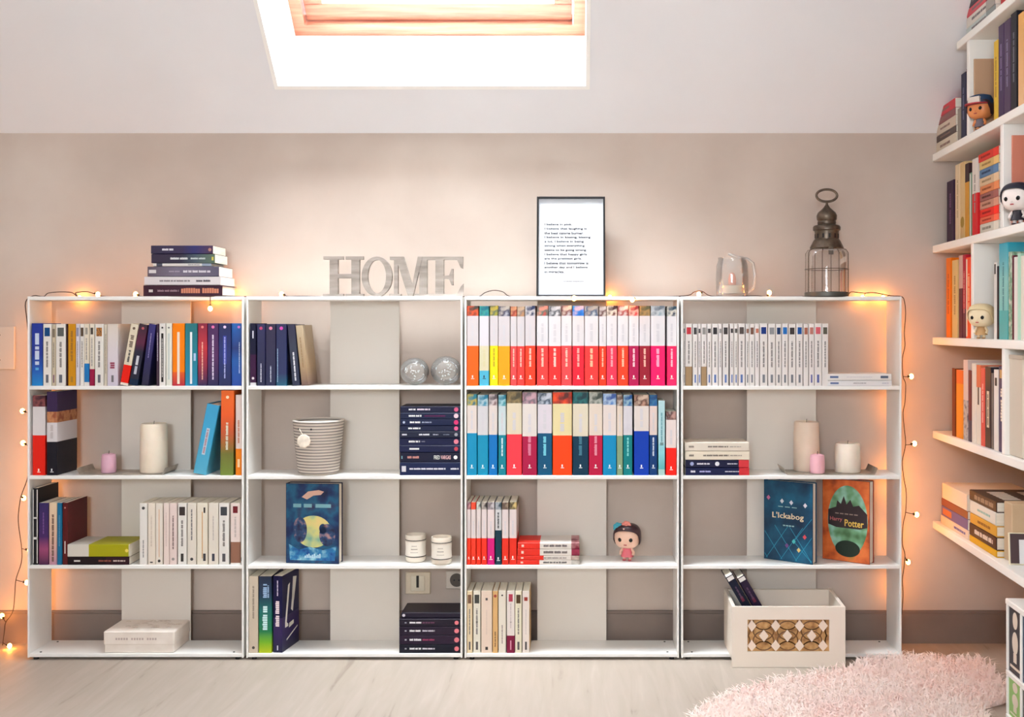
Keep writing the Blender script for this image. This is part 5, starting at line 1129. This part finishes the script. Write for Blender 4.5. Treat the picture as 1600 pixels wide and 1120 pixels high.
# level 1
g = 'books level with the capped figurine'
z = 0
for k, (th_, c_, la) in enumerate(((.034, (226, 212, 192), 'cream book lying lowest in the corner pile near the ceiling'), (.020, (96, 80, 76), 'brown book lying second in the corner pile near the ceiling'), (.030, (222, 206, 188), 'ivory book lying third in the corner pile near the ceiling'), (.022, (150, 96, 96), 'dusky rose book lying fourth in the corner pile near ceiling'), (.028, (206, 66, 76), 'red book topping the corner pile near the ceiling'))):
    rlying(1, 1457+k*.3, 1488-k*.6, z, z+th_, la, [(1, c_)], [('t', .2, .7, .25, (140, 110, 100))], group=g, d=.14); z += th_
T_ = lambda c_, **k: [('t', .3, .8, .25, c_)]
for px0, px1, h, la, zz_, mk_ in [
    (1489.5, 1494.5, .095, 'short grey booklet beside the corner pile near the ceiling', [(1, (150, 140, 128))], ()),
    (1495, 1502.5, .185, 'navy book just past the corner pile near ceiling', [(1, (30, 34, 62))], T_((110, 110, 140))),
    (1503, 1506, .190, 'maroon-black book beside the navy one near ceiling', [(1, (66, 24, 40))], T_((170, 120, 120))),
    (1506.4, 1509.4, .185, 'cream slim book behind the capped figurine', [(1, (228, 214, 186))], T_((150, 130, 110))),
    (1515.2, 1516.6, .200, 'thin tan sheet for shade on the upright behind the capped figurine', [(1, (206, 172, 144))], ()),  # added book; its tan cover stands in for shade on the upright
    (1545.5, 1552, .205, 'yellow slim book next to the capped figurine', [(1, (224, 186, 70))], T_((150, 110, 30))),
    (1552.5, 1561, .235, 'dark purple book past the yellow one', [(1, (70, 50, 84))], T_((130, 110, 150))),
    (1561.5, 1571, .235, 'plum-grey book past the dark purple one', [(1, (84, 66, 92))], T_((130, 120, 150))),
    (1571.5, 1581, .240, 'black book between plum-grey and apricot ones', [(1, (28, 26, 36))], T_((110, 110, 120))),
    (1583, 1591.5, .225, 'apricot and cream book beside the bright blue one', [(1, ('g', (0, (240, 196, 150)), (1, (232, 176, 96))))], ()),
    (1592, 1606, .245, 'tall bright blue book near the capped figurine level', [(1, ('g', (0, (20, 110, 190)), (.7, (16, 116, 190)), (1, (90, 150, 214))))], T_((200, 220, 240)))]:
    rbook(1, px0, px1, h, la, zz_, mk_, group=g, off=.010 if 'tan' in la else .012)
def rpos(px, level, off):                            # base point set back by off that is seen at px
    Zc = (.9247+off)/((px-900)/1635-.049); return (1.079-.049*(3.15-Zc)+off, Zc-3.0, BT[level]+.0003)
def rposZ(px, level, Zc): return ((px-900)/1635*Zc, Zc-3.0, BT[level]+.0003)   # the same from its distance
figurine('figurine in a blue and white cap, red peak, high on wall shelf', rposZ(1531.5, 1, 2.785), R(-50), .100, (222, 140, 84), (60, 40, 44), (110, 100, 110), cap=((30, 60, 96), (222, 210, 196), (176, 50, 60)))
# level 2
g = 'books level with the black-dressed figurine'
for px0, px1, h, la, zz_, mk_ in [
    (1473, 1484, .178, 'aubergine book nearest the taupe wall, above the orange row', [(1, (48, 22, 52))], T_((110, 70, 110))),
    (1486, 1493, .215, 'cream tall book beside the aubergine one', [(1, (222, 200, 168))], T_((170, 146, 110))),
    (1493.5, 1500.5, .215, 'sandy tall book with olive emblem', [(.2, (206, 178, 130)), (1, (214, 186, 140))], [('c', .22, .4, (150, 120, 30))]),
    (1501, 1507, .205, 'ochre book with a dark top beside the sandy tall one', [(.75, (206, 150, 60)), (1, (60, 40, 44))], ()),  # spine turns dark brown towards the top
    (1507.5, 1511.5, .175, 'thin white-edged green book', [(1, (120, 150, 130))], [('b', .02, .98, .3, (236, 232, 226))]),
    (1512, 1520.5, .208, 'white paperback with red lower half beside the flat pile', [(.55, (206, 44, 50)), (1, (230, 220, 212))], T_((150, 140, 136))),
    (1555, 1561.5, .190, 'pale blue-white book against the upright by the flat pile', [(1, (216, 222, 230))], ())]:
    rbook(2, px0, px1, h, la, zz_, mk_, group=g)
z = 0
cs = [((214, 206, 192), 'cream book lowest of the tall flat pile on wall shelf'), ((226, 110, 84), 'salmon book second in the tall flat pile on wall shelf'), ((220, 52, 40), 'bright red book third in the tall flat pile on wall shelf'), ((200, 150, 130), 'dusty pink book fourth in the tall flat pile on wall shelf'),
      ((150, 96, 90), 'brown-rose book fifth in the tall flat pile on wall shelf'), ((214, 140, 96), 'peach book sixth in the tall flat pile on wall shelf'), ((220, 196, 164), 'ivory book seventh in the tall flat pile on wall shelf'), ((96, 128, 164), 'blue book eighth in the tall flat pile on wall shelf'), ((222, 190, 130), 'buff book ninth in the tall flat pile on wall shelf'), ((206, 60, 50), 'red book topping the tall flat pile on wall shelf')]
for k, (c_, la) in enumerate(cs):
    th_ = [.026, .017, .021, .021, .020, .021, .022, .022, .021, .022][k]
    a_ = 1523.5+random.uniform(0, 1.2) if k < 9 else 1522
    rlying(2, a_, 1553.5-random.uniform(0, 1.5), z, z+th_, la, [(.75, c_), (1, tuple(min(255, int(v*1.12)) for v in c_))], [('t', .12, .6, .3, tuple(max(0, v-70) for v in c_))], group=g, d=.14); z += th_
figurine('white-faced figurine in black dress standing on the wall shelf', rposZ(1590, 2, 2.515), R(-50), .110, (238, 226, 220), (26, 26, 44), (34, 28, 40))
for px0, px1, h, la, c_ in ((1567.5, 1569, .225, 'coral book against the upright by the black-dressed figurine', (226, 150, 128)),):
    rbook(2, px0, px1, h, la, [(1, c_)], T_(tuple(max(0, v-60) for v in c_)), off=.02 if 'coral' in la else .09, group=g)
# level 3
g = 'books level with the beige figurine'
for px0, px1, h, la, zz_, mk_ in [
    (1472, 1479, .232, 'orange book nearest the taupe wall, beige figurine level', [(1, (226, 124, 20))], T_((180, 80, 10))),
    (1481, 1489.5, .222, 'cream book beside the orange one, beige figurine level', [(1, (222, 196, 140))], T_((160, 130, 80))),
    (1491.5, 1497, .232, 'plum and cream book, beige figurine level', [(.6, (84, 28, 56)), (1, (214, 180, 170))], ()),
    (1497.5, 1502, .232, 'crimson book, beige figurine level', [(.35, (90, 30, 60)), (1, (176, 34, 56))], T_((226, 150, 150))),
    (1502.5, 1511.5, .222, 'vermilion book, white edge, beige figurine level', [(1, (236, 84, 44))], [('b', .02, .98, .22, (244, 230, 214), -.36), ('t', .3, .8, .2, (250, 200, 150))]),
    (1512, 1516.5, .220, 'thin olive book against the upright, beige figurine level', [(1, (170, 150, 60))], ()),
    (1545.5, 1549.5, .195, 'thin white book past the beige figurine', [(1, (236, 232, 226))], [('b', .85, .98, .5, (30, 30, 34))]),
    (1550, 1553, .185, 'thin black book past the beige figurine', [(1, (34, 30, 40))], ()),
    (1553.5, 1567, .240, 'thick aqua book on the wall shelf', [(.30, (90, 176, 176)), (1, ('g', (0, (110, 190, 186)), (.6, (140, 200, 196)), (1, (40, 160, 184))))], [('t', .3, .8, .16, (60, 130, 140))]),
    (1568, 1573, .215, 'pale green patterned book past the aqua one', [(1, ('p', (200, 214, 196), (110, 150, 120), (226, 226, 214)))], ()),
    (1573.5, 1576, .205, 'thin maroon book past the aqua one', [(1, (90, 36, 52))], ()),
    (1576.5, 1581.5, .200, 'thin white book past the maroon one', [(1, (238, 232, 224))], ()),
    (1582, 1586.5, .207, 'thin mint book past the maroon one', [(1, (190, 226, 206))], ()),
    (1587, 1591.5, .200, 'thin ivory book beside the white novels', [(1, (236, 228, 214))], ()),
    (1592, 1606, .222, 'broad white novel on the wall shelf', [(1, (240, 240, 240))], T_((190, 190, 196)))]:
    rbook(3, px0, px1, h, la, zz_, mk_, group=g)
figurine('beige big-headed figurine standing before an upright of the wall shelf', rposZ(1533.5, 3, 2.752), R(-46), .100, (232, 212, 176), (222, 200, 156), (190, 150, 100))
# level 4
g = 'books level with the tall beige box'
for px0, px1, h, la, zz_, mk_ in [
    (1481, 1486, .195, 'thin brown book nearest the taupe wall, lower wall shelf', [(1, (110, 56, 30))], ()),
    (1487.5, 1498, .192, 'amber book, lower wall shelf', [(.8, (226, 150, 50)), (1, (222, 120, 60))], ()),
    (1498.5, 1505.5, .222, 'white and grey photo-spined book, lower wall shelf', [(.5, ('p', (130, 130, 140), (200, 196, 196), (90, 90, 100))), (1, (226, 206, 200))], ()),
    (1506, 1511, .195, 'dark wine book with slate foot, lower wall shelf', [(.3, (70, 70, 90)), (1, (96, 36, 56))], ()),
    (1511.5, 1518, .215, 'plain white book, lower wall shelf', [(1, (234, 230, 222))], ()),
    (1518.5, 1525, .212, 'white book with orange head, lower wall shelf', [(.72, (230, 224, 214)), (1, (214, 120, 90))], [('b', .5, .72, .3, (50, 44, 44))]),
    (1525.5, 1531.5, .205, 'red book, lower wall shelf', [(1, (222, 96, 90))], T_((246, 190, 180))),
    (1532, 1541, .210, 'black book with cream label, lower wall shelf', [(1, (52, 46, 52))], [('b', .25, .70, .4, (226, 214, 190)), ('t', .28, .66, .2, (90, 80, 70))]),
    (1541.5, 1545, .195, 'thin grey book, lower wall shelf', [(1, (110, 106, 104))], ()),
    (1545.5, 1552, .205, 'white slim book with black mark, lower wall shelf', [(1, (240, 234, 228))], [('b', .80, .90, .5, (50, 46, 46))]),
    (1553, 1563, .215, 'indigo-grey book with cream lettering against the upright', [(1, (78, 74, 104))], [('t', .36, .74, .42, (232, 220, 196)), ('b', .86, .96, .7, (206, 170, 120))])]:
    rbook(4, px0, px1, h, la, zz_, mk_, group=g)
c_ = rpos(1585, 4, .012); a_, b_ = fp(1572), fp(1598); wd = (b_-a_).length
t = thing('slipcase', 'tall beige slipcase box on the lower wall shelf', 'box', c_, EU0.to_euler())
MB().bbox(-wd/2, wd/2, 0, .2, 0, .245, .003).build('case', mat((206, 192, 174), .6), t)
MB().bbox(-wd/2-.001, wd/2+.001, -.002, .012, .236, .246, .001).build('rim', mat((186, 170, 152), .6), t)
# level 5: lying piles
g = 'books lying on the lowest wall shelf'
z = 0
for px0, px1, th_, c_, mk_, la in ((1464, 1506, .026, (232, 214, 196), [('t', .5, .9, .3, (90, 90, 150))], 'white book lowest in the pile nearest the wall, lowest shelf'), (1465, 1505, .030, (110, 100, 150), [('b', .05, .4, .6, (190, 120, 70))], 'violet-blue book in the pile nearest the wall, lowest shelf'), (1465, 1505, .022, (140, 84, 56), [], 'russet book in the pile nearest the wall, lowest shelf'), (1466, 1504, .046, (240, 226, 208), [], 'thick white book topping the pile nearest the wall, lowest shelf')):
    rlying(5, px0, px1, z, z+th_, la, [(1, c_)], mk_, group=g, d=.2); z += th_
z = 0
for px0, px1, th_, c_, mk_, la in ((1508, 1549, .018, (222, 170, 40), [], 'yellow book lowest in the pile under the brown book'), (1508, 1549, .034, (58, 36, 34), [('t', .2, .9, .4, (226, 206, 190)), ], 'dark brown book in the pile above the yellow one'), (1509, 1549, .028, (214, 164, 74), [('t', .3, .8, .3, (150, 100, 40))], 'golden book in the pile under the white one'), (1509, 1548, .034, (234, 232, 222), [('t', .3, .8, .2, (150, 190, 180))], 'white book in the pile right under the brown cover'), (1508, 1549, .028, (74, 56, 48), [('t', .2, .9, .5, (150, 130, 110))], 'brown hardback topping the pile on the lowest wall shelf')):
    tt, cv = rlying(5, px0, px1, z, z+th_, la, [(1, c_)], mk_, group=g, d=.22, hard=True); z += th_
# white lettering blocks on the topmost brown cover (upper face = local -x)
q = MB(); wdx = .0276/2; Lb = (fp(1508)-fp(1549)).length
for k in range(6):
    for j, (y0, y1) in enumerate(((.03, .075), (.11, .135))):
        q.box(-wdx-.0005, -wdx+.0003, y0, y1, Lb*(.22+.11*k), Lb*(.22+.11*k+.07))
q.build('cover_lettering', mat((214, 200, 184), .6), cv)
c_ = rpos(1503, 5, .03)
a_, b_ = fp(1550.2, .03), fp(1562, .03); c_ = (a_+b_)/2; hw = (b_-a_).length/2
t = thing('card_box', 'plain tan cardboard box behind the dark-bordered panel, lowest shelf', 'box', (c_.x, c_.y, BT[5]+.0003), EU0.to_euler())
MB().bbox(-hw, hw, 0, .19, 0, .146, .002).build('carton', noise_mat('tan_card', [(.3, (196, 166, 132)), (.7, (208, 180, 146))], 12, 4, .85), t)
MB().box(-hw-.0006, hw+.0006, .08, .11, .140, .1468).build('tape', mat((190, 160, 120), .3), t)
p_ = fp(1563.5, .018)
t = thing('tilted_frame', 'dark-bordered white panel standing before the cardboard box', 'picture frame', (p_.x, p_.y-.012, BT[5]+.0003), (R(-6), 0, R(-6)))
hw = .20; hh = .078
MB().bbox(0, hw, 0, .010, 0, hh, .001).build('backing', mat((238, 226, 196), .6), t)
q = MB().box(.002, .022, -.004, .001, .004, hh-.002).box(hw-.022, hw-.002, -.004, .001, .004, hh-.002).box(.022, hw-.022, -.004, .001, hh-.016, hh-.002); q.build('frame', mat((80, 60, 62), .4), t)
MB().box(.0222, hw-.0222, -.002, .001, .003, hh-.0162).build('panel', mat((238, 236, 236), .5), t)
q = MB(); q.prism([(.036, .040), (.037, .042), (.052, .033), (.051, .031)], -.0026, -.0018); q.box(.056, .060, -.0026, -.0018, .022, .032); q.build('ink_mark', mat((40, 36, 44), .5), t)

# low white rack below the wall shelves
p0 = fp(1570.5); t = thing('low_rack', 'low white two-tier rack with portrait-print panels beneath the wall shelving', 'rack', (p0.x, p0.y, 0), EU0.to_euler())
RH, RM, RL, RDp = .292, .112, .9, .27
q = MB(); q.bbox(0, RL, 0, RDp, RH-.014, RH, .002); q.build('top_board', SHELF_WHITE, t)
MB().bbox(0, RL, .001, RDp, RM-.007, RM+.007, .002).build('middle_board', SHELF_WHITE, t)
MB().bbox(0, RL, .001, RDp, 0.0, .012, .002).build('bottom_board', SHELF_WHITE, t)
for k in range(11):
    xx = k*.089; MB().bbox(xx, xx+.010, .002, RDp, .012, RM-.007, .0015).build('upright', SHELF_WHITE, t); MB().bbox(xx, xx+.010, .002, RDp, RM+.007, RH-.014, .0015).build('upright', SHELF_WHITE, t)
for k in range(10):
    xa, xb = k*.089+.0105, (k+1)*.089-.0005
    for (za, zb, col) in ((RM+.0075, RH-.0145, [(62, 58, 62), (40, 56, 84)][k % 2]), (.0125, RM-.0075, [(150, 190, 110), (90, 80, 76)][k % 2])):
        pn = MB().box(xa, xb, .006, .016, za, zb).build('print_panel', mat(col, .5), t)
        xm, hz = (xa+xb)/2, zb-za
        q = MB(); disc(q, xm, za+hz*.82, (xb-xa)*.20, hz*.13, y=.0061, n=20); disc(q, xm, za+hz*.48, (xb-xa)*.24, hz*.17, y=.0061, n=20); q.box(xm-.010, xm+.010, .0056, .0062, za+hz*.18, za+hz*.32); q.box(xa+.008, xb-.008, .0056, .0062, za+hz*.08, za+hz*.12)
        q.build('oval_print', mat((226, 212, 194), .5), pn)

# ------------------------------------------------------------------ shaggy pink rug
outl = [(1100, 1112), (1150, 1092), (1215, 1074), (1275, 1062), (1322, 1055), (1350, 1042), (1390, 1036), (1440, 1036), (1490, 1039), (1540, 1044)]
fl = []
for px, py in outl:
    Zc = FPX*CAMZ/(py-VPY); fl.append(((px-VPX)*Zc/FPX, Zc-3))
fl += [(1.13, -.20), (1.10, -.34), (1.00, -.42), (.99, -.60), (.97, -.82), (.90, -.98), (.60, -1.02), (.38, -.92), (.27, -.72), (.26, -.55)]
fl = [(p.x, p.y) for p in smooth_path([(x, y, 0) for x, y in fl+[fl[0]]], 4)][:-1]
cx_, cy_ = sum(p[0] for p in fl)/len(fl), sum(p[1] for p in fl)/len(fl)
def inside(x, y):
    c = False; j = len(fl)-1
    for i in range(len(fl)):
        xi, yi = fl[i]; xj, yj = fl[j]
        if (yi > y) != (yj > y) and x < (xj-xi)*(y-yi)/(yj-yi)+xi: c = not c
        j = i
    return c
def edged(x, y):
    best = 9
    for i in range(len(fl)):
        (ax, ay), (bx, by) = fl[i-1], fl[i]; dx, dy = bx-ax, by-ay
        s_ = max(0, min(1, ((x-ax)*dx+(y-ay)*dy)/(dx*dx+dy*dy+1e-12))); best = min(best, math.hypot(x-ax-s_*dx, y-ay-s_*dy))
    return best
FUR = noise_mat('pink_fur', [(.3, (250, 230, 224)), (.5, (252, 239, 233)), (.7, (253, 243, 238))], 9, 3, .95, spec=.1)
_nt = FUR.node_tree; _o = _nt.nodes['Material Output']; _tr = _nt.nodes.new('ShaderNodeBsdfTranslucent'); _mx = _nt.nodes.new('ShaderNodeMixShader'); _mx.inputs[0].default_value = .45
_nt.links.new(next(n for n in _nt.nodes if n.type == 'VALTORGB').outputs[0], _tr.inputs[0])
_nt.links.new(_nt.nodes['Principled BSDF'].outputs[0], _mx.inputs[1]); _nt.links.new(_tr.outputs[0], _mx.inputs[2]); _nt.links.new(_mx.outputs[0], _o.inputs[0])
t = thing('shaggy_rug', 'shaggy pale pink rug on the floor before the lantern bookcase', 'rug', (cx_, cy_, 0))
q = MB(); rings = 7; n = len(fl)
for i in range(rings+1):
    f = 1-i/(rings+1)
    for x, y in fl: q.v.append(((x-cx_)*f, (y-cy_)*f, .004 if i == 0 else .016))
for i in range(rings):
    for k in range(n): q.f.append([i*n+k, i*n+(k+1) % n, (i+1)*n+(k+1) % n, (i+1)*n+k]); q.m.append(0)
q.f.append([rings*n+k for k in range(n)]); q.m.append(0)
q.build('backing', FUR, t, smooth=True)
q = MB(); random.seed(5); cnt = 0
x0, x1 = min(p[0] for p in fl), max(p[0] for p in fl); y0, y1 = min(p[1] for p in fl), max(p[1] for p in fl)
while cnt < 15000:
    x, y = random.uniform(x0, x1), random.uniform(y0, y1)
    if not inside(x, y): continue
    cnt += 1
    a = random.uniform(0, 6.283); l_ = random.uniform(.018, .034); hh = random.uniform(.014, .034); w_ = random.uniform(.0015, .0032)
    ux, uy = math.cos(a), math.sin(a); px_, py_ = -uy*w_, ux*w_; bx, by = x-cx_, y-cy_
    q.add([(bx-px_, by-py_, .006), (bx+px_, by+py_, .006), (bx+ux*l_*.35+px_*.8, by+uy*l_*.35+py_*.8, .010+hh*.7), (bx+ux*l_*.35-px_*.8, by+uy*l_*.35-py_*.8, .010+hh*.7), (bx+ux*l_, by+uy*l_, .010+hh*.85)], [(0, 1, 2, 3), (3, 2, 4)])
tag(q.build('pile', FUR, t), None, None, kind='stuff')
